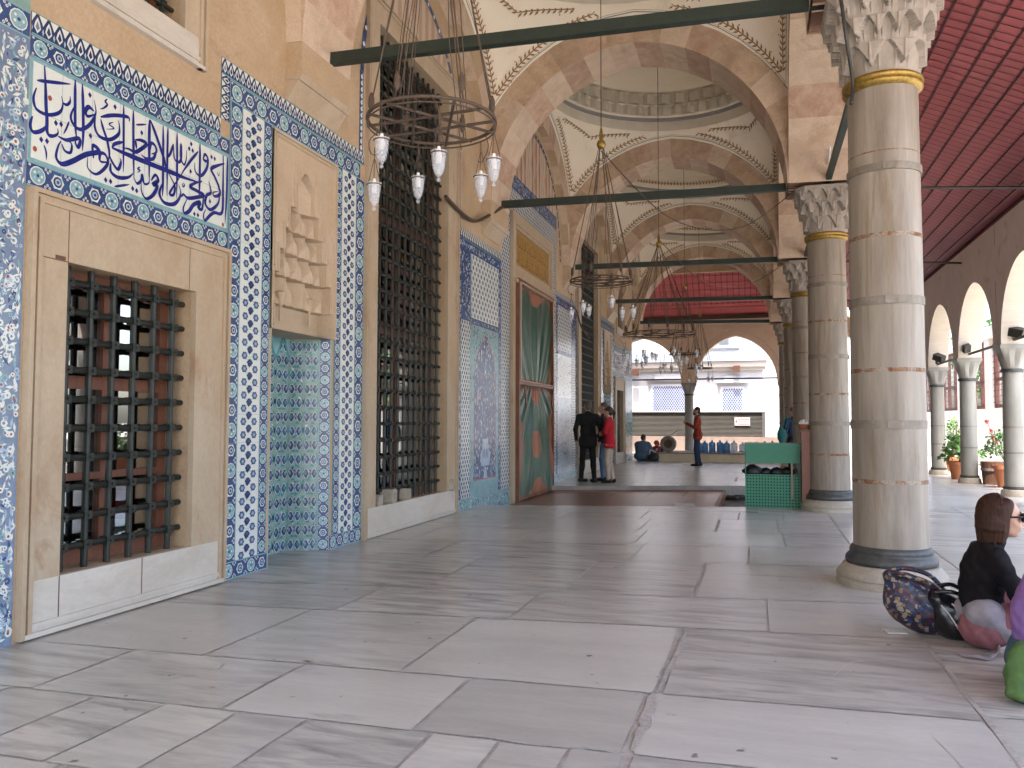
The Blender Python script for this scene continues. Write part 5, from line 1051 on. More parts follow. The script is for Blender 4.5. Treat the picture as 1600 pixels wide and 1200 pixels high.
wp = mat('white_wall', (.46, .46, .47), (.40, .40, .41), .8, rough=.8, fine=.04, c3=(.28, .275, .265), sc3=.7, t3=.64); lt = mat('lattice_blue', (.03, .06, .16), rough=.6); roofm = mat('lead_roof', (.075, .085, .105), (.05, .058, .07), 2, rough=.6)
wb = thing('white_building', 'bright white building with blue lattice windows beyond the shutters', 'building', (0, 0, 0)); mb = MB(); mb.box(-16, .30, 42, 50, -.3, 4.42); part(mb, 'wall', wp, wb)
mb = MB(); mb.box(-16, .5, 41.7, 42, 4.12, 4.42); mb.box(-16, .42, 41.85, 42, 3.95, 4.12); part(mb, 'cornice', mat('cornice_stone', (.42, .385, .34), rough=.8), wb)
mb = MB(); mb.add([(-16, 41.6, 4.43), (.6, 41.6, 4.43), (.3, 43.5, 5.0), (-16, 43.5, 5.0)], [(0, 1, 2, 3)]); part(mb, 'roof_edge', roofm, wb)
for (a, b, c, d) in ((-5.15, -3.4, 1.9, 3.2), (-1.68, -.66, 1.9, 3.05), (-9.2, -7.6, 1.9, 3.1)):
    mb = MB(); mb.box(a - .1, b + .1, 41.94, 41.995, c - .1, d + .1); f = part(mb, 'lattice_window', wp, wb); mb = MB(); nx = int((b - a) / .125); nz = int((d - c) / .17)
    for i in range(nx):
        for j in range(nz * 2):
            x = a + (i + .5 + .5 * (j % 2)) * (b - a) / (nx + .5); z = c + (j + .7) * (d - c) / (2 * nz + .4); mb.poly([(x + .042 * cos(t), 41.932, z + .055 * sin(t)) for t in np.linspace(0, 2 * pi, 7)[:-1]])
    part(mb, 'lattice', lt, f)
    mb = MB(); mb.box(a - .25, b + .25, 41.8, 41.998, d + .28, d + .36); mb.box(a + .1, b - .1, 41.9, 41.998, d + .37, d + .62); part(mb, 'window_hood', wp, wb)
w2 = thing('back_building', 'tall pale building rising behind the white one, small upper windows', 'building', (0, 0, 0)); mb = MB(); mb.box(-16, 9, 51, 60, -.3, 12); part(mb, 'wall', wp, w2)
for x in (-4.2, -2.6, -1.9, 2): mb = MB(); mb.box(x - .3, x + .3, 50.95, 50.999, 6.1, 7.4); part(mb, 'window', roofm, w2)
mb = MB(); mb.box(-4, -1, 50.8, 50.999, 5.75, 5.9); part(mb, 'ledge', roofm, w2)
for k, (x, z, s, l) in enumerate(((-.95, 4.0, .16, 'brown floodlight box on the white building, above the right lattice window'), (-6.0, 3.9, .17, 'brown floodlight box above the left lattice window'), (-6.75, 3.82, .1, 'small brown floodlight box at the tiled corner'))):
    f = thing('wall_floodlight', l, 'floodlight', (x, 41.72 - .0, z), 0, 'floodlights on the white building'); mb = MB(); mb.obox((0, -.1, 0), (s, 0, 0), (0, .1, 0), (0, -.03, s)); part(mb, 'housing', wood_d, f); mb = MB(); mb.box(-.03, .03, -.02, .28, -.05, .02); part(mb, 'bracket', iron, f)
# ------------------------------------------------------------------ terrace wall with red framed grilles beyond the arcade, trees behind
tw = thing('terrace_wall', 'white terrace wall with red framed iron grilles beyond the arcade', 'wall', (0, 0, 0)); TX = 6.75; mb = MB(); ow = []
yy = 13.
mb.box(TX, TX + .4, 20.4, 46, -.3, 1.78); mb.box(TX, TX + .4, 4, 20.4, -.3, .9)
piers = [20.4, 24.0, 27.6, 31.2, 34.8, 38.4, 42]
for a in piers: mb.box(TX, TX + .4, a, a + .5, 1.78, 3.9)
mb.box(TX - .02, TX + .42, 20.4, 46, 3.9, 4.25); part(mb, 'wall', mat('terrace_white', (.74, .71, .68), (.66, .63, .60), 1.5, rough=.8, bump=.3, fine=.05), tw)
for a in piers[:-1]:
    y0, y1 = a + .5, a + 3.6; mb = MB()
    for y in (y0 + .06, (2 * y0 + y1) / 3, (y0 + 2 * y1) / 3, y1 - .06): mb.box(TX + .14, TX + .24, y - .06, y + .06, 1.79, 3.89)
    for z in (1.85, 2.65, 3.83): mb.box(TX + .15, TX + .23, y0, y1, z - .05, z + .05)
    f = part(mb, 'red_frame', mat('red_frame', (.36, .10, .07), rough=.6) if 'red_frame' not in MATS else MATS['red_frame'], tw); mb = MB()
    for k in range(1, 22): mb.box(TX + .10, TX + .115, y0 + (y1 - y0) * k / 22 - .008, y0 + (y1 - y0) * k / 22 + .008, 1.79, 3.89)
    for k in range(1, 12): mb.box(TX + .10, TX + .114, y0, y1, 1.79 + 2.1 * k / 12 - .008, 1.79 + 2.1 * k / 12 + .008)
    part(mb, 'iron_grille', iron, f)
leaf1 = mat('leaf_green', (.07, .17, .035), (.11, .24, .05), 7, rough=.5, fine=.2, isl=.35); leaf2 = mat('leaf_dark', (.04, .11, .03), (.07, .16, .04), 7, rough=.5, fine=.2, isl=.35); bark = mat('bark', (.12, .08, .05), rough=.9, bump=.5)
def leaves(mb, ctr, rad, n, L, m=0, hollow=.3, droop=.3):
    for k in range(n):
        d = RNG.normal(0, 1, 3); d /= np.linalg.norm(d); r = (hollow + (1 - hollow) * random.random()) ; p = np.array(ctr) + d * np.array(rad) * r
        t = d * .6 + RNG.normal(0, .5, 3); t[2] -= droop; t /= np.linalg.norm(t); s = np.cross(t, RNG.normal(0, 1, 3)); s /= np.linalg.norm(s); l = L * random.uniform(.6, 1.3); w_ = l * .34
        mb.poly([tuple(p - t * l * .5), tuple(p + s * w_), tuple(p + t * l * .5), tuple(p - s * w_)], m)
for k, (x, y, h, r) in enumerate(((10, 25, 5.0, 2.0), (11, 31, 6, 2.6), (9.5, 37, 5, 2.2), (12, 44, 7, 3))):
    t = thing('tree', ('leafy green tree behind the grilles, rightmost of those trees', 'broad leafy tree behind the grilled terrace wall', 'small leafy tree behind the grille next to the nearest column', 'tallest leafy tree far behind the terrace wall')[k], 'tree', (x, y, -.3), 0, 'trees beyond the terrace wall'); mb = MB(); mb.tube([(0, 0, 0), (.1, .05, h * .35), (0, .1, h * .7)], [.2, .15, .07], 9)
    for q in range(4): a = q * 1.6; mb.tube([(.08, .05, h * .4), (r * .4 * cos(a), r * .4 * sin(a), h * .65), (r * .7 * cos(a), r * .7 * sin(a), h * .8)], [.09, .05, .02], 6)
    part(mb, 'trunk', bark, t); mb = MB()
    for q in range(16): a = random.random() * 6.28; d = random.random() * r; leaves(mb, (d * cos(a), d * sin(a), h * .55 + random.random() * h * .4), (r * .4, r * .4, r * .3), 130, .22)
    part(mb, 'crown', [leaf1, leaf2][k % 2], t)
# potted plants along the arcade
pot_m = mat('terracotta', (.42, .155, .065), (.36, .13, .06), 5, rough=.75, fine=.08, c3=(.50, .32, .22), sc3=4, t3=.66)
flower = mat('geranium_red', (.55, .05, .04), rough=.6)
def potted(name, label, x, y, r, h, ph, pr, n, L, m, fl=0, s_=0):
    t = thing(name, label, 'potted plant', (x, y, 0), 0, 'potted plants along the arcade'); mb = MB(); mb.lathe([(0, 0), (r * .72, 0), (r * .98, h * .84), (r * 1.1, h * .85), (r * 1.12, h), (r * 1.0, h), (r * .95, h * .9), (0, h * .9)], n=28); part(mb, 'pot', pot_m, t, smooth=35)
    mb = MB()
    for k in range(9): a = random.random() * 6.28; d = random.random() * pr * .5; mb.tube([(0, 0, h * .9), (d * cos(a), d * sin(a), h + ph * .5), (1.3 * d * cos(a), 1.3 * d * sin(a), h + ph * .9)], [.012, .009, .005], 5)
    part(mb, 'stems', bark, t); mb = MB()
    for q in range(14): a = random.random() * 6.28; d = pr * .75 * sqrt(random.random()); leaves(mb, (d * cos(a), d * sin(a), h + ph * (.12 + .75 * random.random())), (pr * .38, pr * .38, ph * .2), n // 14, L, 0)
    part(mb, 'foliage', m, t)
    for k in range(fl):
        a = random.random() * 6.28; d = pr * .7; p = (d * cos(a), d * sin(a), h + ph * random.uniform(.9, 1.25)); mb = MB(); leaves(mb, p, (.045, .045, .03), 26, .035); mb.tube([(p[0] * .6, p[1] * .6, h + ph * .5), p], .004, 4); part(mb, 'flower', flower, t)
potted('potted_plant', 'leafy green plant in a terracotta pot between nearest column and first small arcade column', 4.62, 21.6, .25, .42, .75, .52, 420, .13, leaf1)
potted('potted_plant', 'bushy plant with red flowers in a terracotta pot, right of the middle arcade column', 5.0, 19.1, .29, .46, .8, .60, 900, .07, leaf2, 6)
potted('potted_plant', 'tall climbing plant against the white terrace wall', 6.2, 20.9, .24, .4, 1.5, .42, 600, .08, leaf1, 3)
potted('potted_plant', 'thin green plant behind the small arcade column', 5.2, 25.0, .22, .4, 1.1, .35, 300, .09, leaf1)
potted('potted_plant', 'potted shrub seen reflected in the barred window', 4.75, 12.2, .3, .5, .9, .5, 500, .09, leaf2)
potted('potted_plant', 'second potted shrub seen reflected in the barred window', 4.7, 14.8, .3, .5, .9, .5, 500, .09, leaf1)
pb = thing('planter', 'dark brown planter between the arcade column and flower pot', 'planter', (4.92, 20.0, 0)); mb = MB(); mb.lathe([(0, 0), (.2, 0), (.24, .5), (.22, .5), (.2, .44), (0, .44)], n=20); part(mb, 'tub', wood_d, pb); mb = MB(); mb.lathe([(.225, .3), (.24, .3), (.243, .36), (.23, .36)], n=20); part(mb, 'band', iron_b, pb)
for k, (y, l) in enumerate(((20.0, 'dark floodlight clamped to the rod at the middle arcade column'), (22.9, 'dark floodlight on the rod, beside the arcade column farther left'), (16.7, 'grey floodlight box above the rightmost arcade column'))):
    f = thing('floodlight', l, 'floodlight', (4.42, y, 2.9), .3 * k, 'floodlights on the arcade rod'); mb = MB(); mb.obox((0, -.12, .1), (.06, 0, .02), (0, .2, .06), (0, -.03, .07)); part(mb, 'housing', iron, f); mb = MB(); mb.box(-.02, .02, -.03, .03, -.05, .06); part(mb, 'bracket', iron, f)
# ------------------------------------------------------------------ bodies: smooth union of tapered limbs, meshed as one surface
class Fig:
    def __init__(s): s.p = []
    def rc(s, a, b, r0, r1, m, k=.03, fl=(1, 1, 1)): s.p.append(('c', np.array(a, float), np.array(b, float), r0, r1, m, k, np.array(fl, float))); return s
    def el(s, c, r, m, k=.03, rot=None): s.p.append(('e', np.array(c, float), np.array(r, float), 0, 0, m, k, rot)); return s
    def mesh(s, name, mats, parent, h=.011, wob=0):
        P = s.p; lo = np.full(3, 1e9); hi = -lo
        for t in P:
            a, b, r = (t[1], t[2], max(t[3], t[4]) * 1.3) if t[0] == 'c' else (t[1], t[1], t[2].max())
            lo = np.minimum(lo, np.minimum(a, b) - r); hi = np.maximum(hi, np.maximum(a, b) + r)
        lo -= 3 * h; hi += 3 * h; n = np.ceil((hi - lo) / h).astype(int) + 1; F = np.full(n, 9., np.float32); G_ = np.full(n, 9., np.float32); I = np.zeros(n, np.int8)
        ax = [lo[i] + h * np.arange(n[i]) for i in range(3)]
        for t in P:
            a, b, r = (t[1], t[2], max(t[3], t[4]) * 1.3) if t[0] == 'c' else (t[1], t[1], t[2].max())
            q0 = np.clip(((np.minimum(a, b) - r - .07 - lo) / h).astype(int), 0, n); q1 = np.clip(((np.maximum(a, b) + r + .07 - lo) / h).astype(int) + 2, 0, n)
            sl = tuple(slice(q0[i], q1[i]) for i in range(3)); X, Y, Z = np.meshgrid(*[ax[i][sl[i]] for i in range(3)], indexing='ij')
            if t[0] == 'c':
                fl = t[7]; d = (b - a) / fl; x, y, z = (X - a[0]) / fl[0], (Y - a[1]) / fl[1], (Z - a[2]) / fl[2]; L = max(d @ d, 1e-9); u = np.clip((x * d[0] + y * d[1] + z * d[2]) / L, 0, 1)
                D = np.sqrt((x - u * d[0]) ** 2 + (y - u * d[1]) ** 2 + (z - u * d[2]) ** 2) - (t[3] + (t[4] - t[3]) * u)
            else:
                x, y, z = X - a[0], Y - a[1], Z - a[2]
                if t[7] is not None: R = np.array(t[7]); x, y, z = (R[0, 0] * x + R[1, 0] * y + R[2, 0] * z), (R[0, 1] * x + R[1, 1] * y + R[2, 1] * z), (R[0, 2] * x + R[1, 2] * y + R[2, 2] * z)
                k0 = np.sqrt((x / t[2][0]) ** 2 + (y / t[2][1]) ** 2 + (z / t[2][2]) ** 2); k1 = np.sqrt((x / t[2][0] ** 2) ** 2 + (y / t[2][1] ** 2) ** 2 + (z / t[2][2] ** 2) ** 2) + 1e-9; D = k0 * (k0 - 1) / k1
            f = F[sl]; g = G_[sl]; k = t[6]; hh = np.clip(.5 + .5 * (f - D) / k, 0, 1); F[sl] = f + (D - f) * hh - k * hh * (1 - hh); w_ = D < g; I[sl] = np.where(w_, t[5], I[sl]); G_[sl] = np.where(w_, D, g)
        if wob:
            X, Y, Z = np.meshgrid(*ax, indexing='ij'); F = F + wob * (np.sin(X * 33 + Z * 41 + 3 * np.sin(Y * 17)) * np.sin(Z * 27 + Y * 31 + 1 + 2 * np.sin(X * 13)) + .7 * np.sin(Y * 58 + X * 36 + 2 * np.sin(Z * 19)) * np.sin(Z * 46 - X * 20))
        S_ = F < 0; c = [S_[i:n[0] - 1 + i, j:n[1] - 1 + j, k:n[2] - 1 + k] for i in (0, 1) for j in (0, 1) for k in (0, 1)]; cnt = sum(x.astype(np.int8) for x in c); act = (cnt > 0) & (cnt < 8)
        idx = np.full(act.shape, -1, np.int64); ijk = np.argwhere(act); idx[tuple(ijk.T)] = np.arange(len(ijk)); acc = np.zeros((len(ijk), 3)); num = np.zeros(len(ijk))
        off = [(i, j, k) for i in (0, 1) for j in (0, 1) for k in (0, 1)]
        for A in range(8):
            for d in range(3):
                if off[A][d] == 0:
                    o = np.array(off[A]); e = o.copy(); e[d] = 1; fa = F[tuple((ijk + o).T)]; fb = F[tuple((ijk + e).T)]; cr = (fa < 0) != (fb < 0); t = np.where(cr, fa / (fa - fb + 1e-12), 0); p = np.repeat(o[None].astype(float), len(ijk), 0); p[:, d] += t; acc[cr] += p[cr]; num[cr] += 1
        V = lo + (ijk + acc / num[:, None]) * h; fs = []
        for d in range(3):
            u, v = [(1, 2), (2, 0), (0, 1)][d]; m = [n[0], n[1], n[2]]; sa = [slice(1, x - 1) for x in m]; sa[d] = slice(0, m[d] - 1); sb = list(sa); sb[d] = slice(1, m[d]); A, B = S_[tuple(sa)], S_[tuple(sb)]; q = np.argwhere(A != B)
            if not len(q): continue
            base = q.copy(); base += np.array([0 if i == d else 1 for i in range(3)]); fl = A[tuple(q.T)]
            def at(du, dv): w_ = base.copy(); w_[:, u] -= du; w_[:, v] -= dv; return idx[tuple(w_.T)]
            Q = np.stack([at(1, 1), at(0, 1), at(0, 0), at(1, 0)], 1); Q[~fl] = Q[~fl][:, ::-1]; fs.append(Q)
        fs = np.concatenate(fs); fs = fs[(fs >= 0).all(1)]; cell = ijk[fs[:, 0]]; mi = I[tuple(cell.T)]
        mb = MB(); mb.v = V.tolist(); mb.f = [tuple(f) for f in fs.tolist()]; mb.m = mi.astype(int).tolist(); return mb.build(name, mats, parent, smooth=True)
    def hand(s, w, d, nrm, m, L=1.):
        w = np.array(w, float); d = np.array(d, float); d /= np.linalg.norm(d); nrm = np.array(nrm, float); nrm -= d * (nrm @ d); nrm /= np.linalg.norm(nrm); sd = np.cross(d, nrm)
        s.rc(w, w + d * .03, .026, .028, m, .02); s.rc(w + d * .03 - sd * .018, w + d * .085 - sd * .024, .021, .018, m, .015); s.rc(w + d * .03 + sd * .018, w + d * .085 + sd * .024, .021, .018, m, .015)
        for q, l in ((-.031, .8), (-.011, .95), (.011, 1.), (.031, .88)):
            a = w + d * .088 + sd * q; b = a + d * .042 * l + nrm * .012; c = b + d * .028 * l + nrm * .026; s.rc(a, b, .0105, .0095, m, .006); s.rc(b, c, .0095, .008, m, .006)
        a = w + d * .03 + sd * .03; b = a + d * .035 + sd * .024 + nrm * .012; s.rc(a, b, .014, .012, m, .01); s.rc(b, b + d * .03 + nrm * .015, .012, .010, m, .008)
    def head(s, c, fw, m, eye, brow, lip, sc=1., up=(0, 0, 1)):
        c = np.array(c, float); fw = np.array(fw, float); fw /= np.linalg.norm(fw); up = np.array(up, float); up -= fw * (up @ fw); up /= np.linalg.norm(up); rt = np.cross(fw, up); R = np.stack([rt, fw, up], 1)
        T = lambda x, y, z: c + sc * (rt * x + fw * y + up * z); E = lambda p, r, mm, k=.015: s.el(T(*p), np.array(r) * sc, mm, k, R)
        E((0, -.01, .025), (.076, .096, .098), m); E((0, .03, -.045), (.058, .066, .070), m, .03); E((0, .055, -.09), (.028, .028, .022), m, .02); E((0, .085, -.005), (.012, .018, .03), m, .012); E((0, .100, -.022), (.016, .018, .013), m, .01)
        for q in (-1, 1):
            E((q * .077, -.012, -.005), (.011, .022, .033), m, .008); E((q * .034, .066, -.035), (.022, .02, .02), m, .02); E((q * .031, .079, .018), (.013, .008, .007), eye, .004); E((q * .032, .083, .036), (.021, .007, .005), brow, .004)
        E((0, .086, -.060), (.024, .009, .0065), lip, .005)
        return T, R
sk = mat('skin', (.46, .255, .175), (.50, .29, .20), 9, rough=.5, fine=.05); eyem = mat('eye_dark', (.03, .02, .018), rough=.2, fine=0); lipm = mat('lips', (.36, .14, .11), rough=.45, fine=0)
hairs = dict(black=mat('hair_black', (.016, .013, .012), (.03, .025, .022), 30, st=(3, 3, .4), rough=.5, fine=.2), brown=mat('hair_brown', (.030, .0125, .0075), (.06, .026, .015), 26, st=(4, 4, .3), rough=.5, fine=.2, bump=.4, bsc=90, spec=.18), grey=mat('hair_grey', (.07, .055, .045), (.11, .09, .075), 30, rough=.6, fine=.2))
cl = lambda n, c, c2=None, **k: mat(n, c, c2 or tuple(min(1, x * 1.25 + .004) for x in c), 9, rough=k.pop('rough', .9), fine=.08, bump=k.pop('bump', .6), bsc=22, spec=.15)
black_j = cl('black_jacket', (.012, .012, .013)); black_t = cl('black_trousers', (.010, .010, .011)); shoe_m = cl('shoe_leather', (.02, .017, .015), rough=.4); jean = cl('blue_jeans', (.085, .14, .24)); jean_d = cl('dark_jeans', (.022, .04, .075)); dk_grey = cl('dark_grey_shirt', (.035, .034, .038)); red_k = cl('red_knit', (.36, .018, .028)); beige = cl('beige_trousers', (.36, .29, .23)); rust_j = cl('rust_jacket', (.24, .042, .022)); blue_s = cl('blue_grey_shirt', (.10, .145, .235)); teal_b = cl('teal_bag', (.025, .13, .125))
def stand(F, H, legs, arms, top, trs, sho, skn, hem=.0, hips=1., belly=0, feet=None, hd=(0, 1, 0), lean=0., shw=1., hair=None):
    k = H / 1.75; v = lambda x, y, z: (x * k, y * k, z * k)
    for s_, (kx, ky), (ax_, ay) in legs:
        F.rc(v(s_ * .085, 0, .90), v(kx, ky + .02, .49), .092 * k * hips, .062 * k, trs); F.rc(v(kx, ky + .02, .49), v(ax_, ay, .10), .062 * k, .052 * k, trs); F.el(v(kx, ky - .01, .36), (.058 * k, .065 * k, .12 * k), trs)
        fa = feet[0 if s_ < 0 else 1] if feet else 0; dx, dy = sin(fa), cos(fa); F.rc(v(ax_ - dx * .04, ay - dy * .04, .045), v(ax_ + dx * .15, ay + dy * .15, .034), .044 * k, .036 * k, sho, .012)
    F.el(v(0, -.01, .94), (.165 * k * hips, .118 * k * hips, .12 * k), trs)
    l = lean
    F.el(v(0, l * .3, 1.10), (.158 * k * shw, (.108 + belly) * k, .2 * k), top); F.el(v(0, l * .7, 1.30), (.178 * k * shw, .118 * k, .18 * k), top); F.rc(v(-.15 * shw, l, 1.425), v(.15 * shw, l, 1.425), .062 * k, .062 * k, top, .05); F.rc(v(0, l, 1.42), v(0, l, 1.49), .085 * k, .058 * k, top, .04)
    if hem: F.el(v(0, -.005, hem + .10), (.185 * k * shw, .140 * k, .17 * k), top, .03); F.rc(v(-.10, 0, hem), v(.10, 0, hem), .09 * k, .09 * k, top, .05, (1, 1.25, .5))
    F.rc(v(0, l, 1.46), v(0, l + .015, 1.56), .054 * k, .05 * k, skn, .02)
    for s_, el_, wr, hd_, nn in arms:
        F.rc(v(s_ * .185 * shw, l, 1.41), v(*el_), .060 * k, .048 * k, top); F.rc(v(*el_), v(*wr), .047 * k, .036 * k, top); F.hand(v(*wr), hd_, nn, skn)
    return F.head(v(0, l + .025, 1.645), hd, skn, 4, 5, 6, k)
def person(label, loc, rz, F, mats, hairF=None, hm=None, h=.011, wob=0):
    t = thing('person', label, 'person', loc, rz); F.mesh('body', mats, t, h, wob)
    if hairF: hairF.mesh('hair', hm, t, h * .9)
    return t
def short_hair(T, R, k=1., beard=False):
    F = Fig(); F.el(T(0, -.022, .045), np.array((.082, .098, .092)) * k, 0, .01, R); F.el(T(0, -.06, -.01), np.array((.072, .056, .075)) * k, 0, .02, R)
    if beard: F.el(T(0, .052, -.082), np.array((.056, .055, .045)) * k, 0, .02, R)
    return F
HM = lambda top, trs, sho, brow: [top, trs, sho, sk, eyem, brow, lipm]
# three visitors at the tiled wall
F = Fig(); T, R = stand(F, 1.80, [(-1, (-.12, .02), (-.15, -.02)), (1, (.11, -.02), (.13, -.08))], [(-1, (-.275, -.04, 1.14), (-.25, .10, .90), (0, .2, -1), (1, 0, 0)), (1, (.27, -.05, 1.13), (.255, .06, .88), (0, .15, -1), (-1, 0, 0))], 0, 1, 2, 3, hem=.80, belly=.015, feet=(.9, -.35), hd=(-.35, 1, .05), shw=1.1)
person('man in black jacket and black trousers seen from behind at the tiled wall', (-3.64, 17.86, 0), .25, F, HM(black_j, black_t, shoe_m, hairs['black']), short_hair(T, R, 1.02), hairs['grey'])
F = Fig(); T, R = stand(F, 1.77, [(-1, (-.09, .03), (-.10, .02)), (1, (.10, -.02), (.11, -.10))], [(-1, (-.24, -.02, 1.15), (-.2, .14, 1.0), (.2, 1, 0), (1, 0, 0)), (1, (.24, -.02, 1.15), (.2, .14, 1.0), (-.2, 1, 0), (-1, 0, 0))], 0, 1, 2, 3, hem=.88, hd=(0, 1, .12))
person('man in dark grey shirt and light blue jeans between the other two visitors', (-3.36, 18.35, 0), pi / 2 + .1, F, HM(dk_grey, jean, shoe_m, hairs['grey']), short_hair(T, R), hairs['grey'])
F = Fig(); T, R = stand(F, 1.66, [(-1, (-.07, .03), (-.075, .0)), (1, (.075, .0), (.08, -.06))], [(-1, (-.23, .03, 1.16), (.02, .16, 1.20), (1, .1, .1), (0, -1, 0)), (1, (.235, .02, 1.14), (-.02, .18, 1.12), (-1, .2, .1), (0, -1, 0))], 0, 1, 2, 3, hem=.84, hips=.88, hd=(0, 1, 0), shw=.92)
HF = short_hair(T, R, .97); HF.rc(T(0, -.10, .03), T(0, -.15, -.02), .03, .035, 0, .02); HF.rc(T(0, -.15, -.02), T(0, -.13, -.16), .032, .014, 0, .01)
person('woman in red sweater and beige trousers with arms crossed and ponytail', (-3.15, 17.82, 0), pi / 2 - .1, F, HM(red_k, beige, shoe_m, hairs['black']), HF, hairs['black'])
F = Fig(); T, R = stand(F, 1.79, [(-1, (-.08, .03), (-.085, .02)), (1, (.085, .01), (.09, -.05))], [(-1, (-.235, .06, 1.14), (-.10, .30, 1.26), (.2, .6, .5), (1, 0, 0)), (1, (.24, .04, 1.13), (.10, .28, 1.25), (-.2, .6, .5), (-1, 0, 0))], 0, 1, 2, 3, hem=.82, hd=(0, 1, .08))
person('bearded man in rust red jacket and dark jeans holding his hands up', (-1.76, 25.45, 0), pi / 2, F, HM(rust_j, jean_d, shoe_m, hairs['black']), short_hair(T, R, 1., True), hairs['black'])
# seated on the floor by the bench
F = Fig(); F.el((0, 0, .17), (.31, .26, .19), 0, .05); F.el((0, .02, .40), (.27, .20, .28), 0, .06); F.rc((-.19, .03, .58), (.19, .03, .58), .09, .09, 0, .06); F.rc((0, .04, .62), (0, .08, .72), .06, .055, 3)
for s_ in (-1, 1): F.rc((s_ * .25, .02, .56), (s_ * .30, .16, .32), .07, .055, 0); F.rc((s_ * .30, .16, .32), (s_ * .16, .38, .28), .052, .04, 0); F.hand((s_ * .16, .38, .28), (-s_ * .3, 1, 0), (0, 0, -1), 3); F.rc((s_ * .16, .08, .14), (s_ * .34, .42, .17), .12, .085, 1); F.rc((s_ * .34, .42, .17), (-s_ * .02, .5, .09), .07, .055, 1); F.rc((-s_ * .02, .5, .07), (-s_ * .14, .55, .05), .05, .04, 2)
T, R = F.head((0, .09, .78), (.1, 1, -.25), 3, 4, 5, 6)
person('large person in blue grey shirt sitting on the floor at the tiled corner', (-3.83, 28.25 - .02, 0), -.35, F, HM(blue_s, jean_d, shoe_m, hairs['black']), short_hair(T, R), hairs['black'])
F = Fig(); F.el((0, 0, .14), (.19, .17, .15), 1, .05); F.el((0, .02, .30), (.165, .13, .2), 0, .06); F.rc((-.13, .03, .42), (.13, .03, .42), .06, .06, 0, .06); F.rc((0, .03, .44), (0, .05, .5), .045, .045, 3)
for s_ in (-1, 1): F.rc((s_ * .17, .02, .41), (s_ * .22, .16, .26), .05, .04, 0); F.rc((s_ * .22, .16, .26), (s_ * .08, .30, .26), .04, .03, 0); F.hand((s_ * .08, .30, .26), (-s_ * .3, 1, .2), (0, 0, -1), 3, 1); F.rc((s_ * .1, .06, .12), (s_ * .2, .33, .28), .085, .06, 1); F.rc((s_ * .2, .33, .28), (s_ * .12, .42, .06), .058, .045, 1); F.rc((s_ * .12, .42, .04), (s_ * .13, .55, .035), .04, .035, 2)
T, R = F.head((0, .05, .575), (.3, 1, -.1), 3, 4, 5, 6, .92)
t = person('small person in orange cap sitting beside the black bag', (-3.38, 28.62 - .02, .0), .2, F, HM(jean, jean_d, shoe_m, hairs['black']))
HF = Fig(); HF.el(T(0, -.01, .045), (.095, .105, .088), 0, .01, R); HF.el(T(0, .10, .045), (.06, .06, .008), 0, .02, R); HF.mesh('cap', mat('orange_cloth', (.62, .09, .02), rough=.8), t, .009)
gb = Fig(); gb.el((0, 0, .13), (.20, .14, .14), 0, .03); gb.el((.08, .02, .22), (.10, .08, .08), 0, .05); t = thing('bag', 'black plastic bag lying on the floor before the person in orange cap', 'bag', (-3.42, 28.0 - .06, 0)); gb.mesh('sack', dk, t, .011, .004); mb = MB(); mb.tube(smoothpts([(-.12, 0, .2), (-.10, 0, .38), (.06, .02, .32), (.13, .02, .22)], 6), .022, 8); part(mb, 'strap', pap, t, smooth=True)
# woman behind the columns
F = Fig(); T, R = stand(F, 1.70, [(-1, (-.08, .03), (-.085, .02)), (1, (.085, .01), (.09, -.05))], [(-1, (-.24, .0, 1.14), (-.22, .10, .92), (0, .2, -1), (1, 0, 0)), (1, (.24, .0, 1.14), (.22, .12, .92), (0, .2, -1), (-1, 0, 0))], 0, 1, 2, 3, hem=.75, hd=(-.6, 1, 0), shw=.95)
HF = short_hair(T, R); HF.rc(T(0, -.06, .0), T(0, -.07, -.16), .08, .06, 0, .03)
person('woman in dark coat half hidden behind the third marble column', (.86, 21.0, 0), .5, F, HM(jean_d, black_t, shoe_m, hairs['grey']), HF, hairs['grey'])
t = thing('bag', 'teal cloth shoulder bag carried by the woman in dark coat', 'bag', (.57, 20.82, .86)); gb = Fig(); gb.el((0, 0, .17), (.11, .06, .19), 0, .03); gb.mesh('pouch', teal_b, t, .011, .003); mb = MB(); mb.tube(smoothpts([(-.06, 0, .33), (.05, .02, .52), (.14, .03, .60), (.08, 0, .33)], 6), .014, 6); part(mb, 'strap', teal_b, t)
# ------------------------------------------------------------------ seated visitors and bags, right foreground
blk_k = cl('black_knit', (.0085, .007, .008)); pink_t = cl('pink_trousers', (.25, .105, .12)); grey_w = cl('grey_wrap', (.27, .25, .28)); purple = cl('purple_shirt', (.235, .13, .34)); green_c = cl('green_canvas', (.075, .135, .045)); dn = cl('denim_blue', (.06, .10, .155))
F = Fig(); F.el((0, .05, .122), (.165, .14, .128), 1, .04); F.el((0, .035, .33), (.145, .115, .19), 0, .05); F.el((0, .06, .47), (.165, .12, .15), 0, .05); F.rc((-.14, .08, .555), (.14, .08, .555), .062, .062, 0, .05); F.rc((0, .085, .56), (0, .115, .635), .066, .056, 0, .03); F.rc((0, .11, .62), (0, .14, .70), .048, .046, 3, .02)
for s_ in (-1, 1):
    F.rc((s_ * .175, .08, .54), (s_ * .20, .20, .30), .058, .048, 0); F.rc((s_ * .20, .20, .30), (s_ * .09, .40, .36), .046, .036, 0); F.hand((s_ * .09, .40, .36), (-s_ * .6, .6, .1), (0, .2, -1), 3)
    F.rc((s_ * .10, .05, .13), (s_ * .17, .42, .36), .105, .07, 1); F.rc((s_ * .17, .42, .36), (s_ * .13, .56, .08), .065, .05, 1); F.rc((s_ * .13, .56, .05), (s_ * .14, .72, .04), .045, .036, 2)
T, R = F.head((0, .165, .775), (.12, 1, -.06), 3, 4, 5, 6, .98)
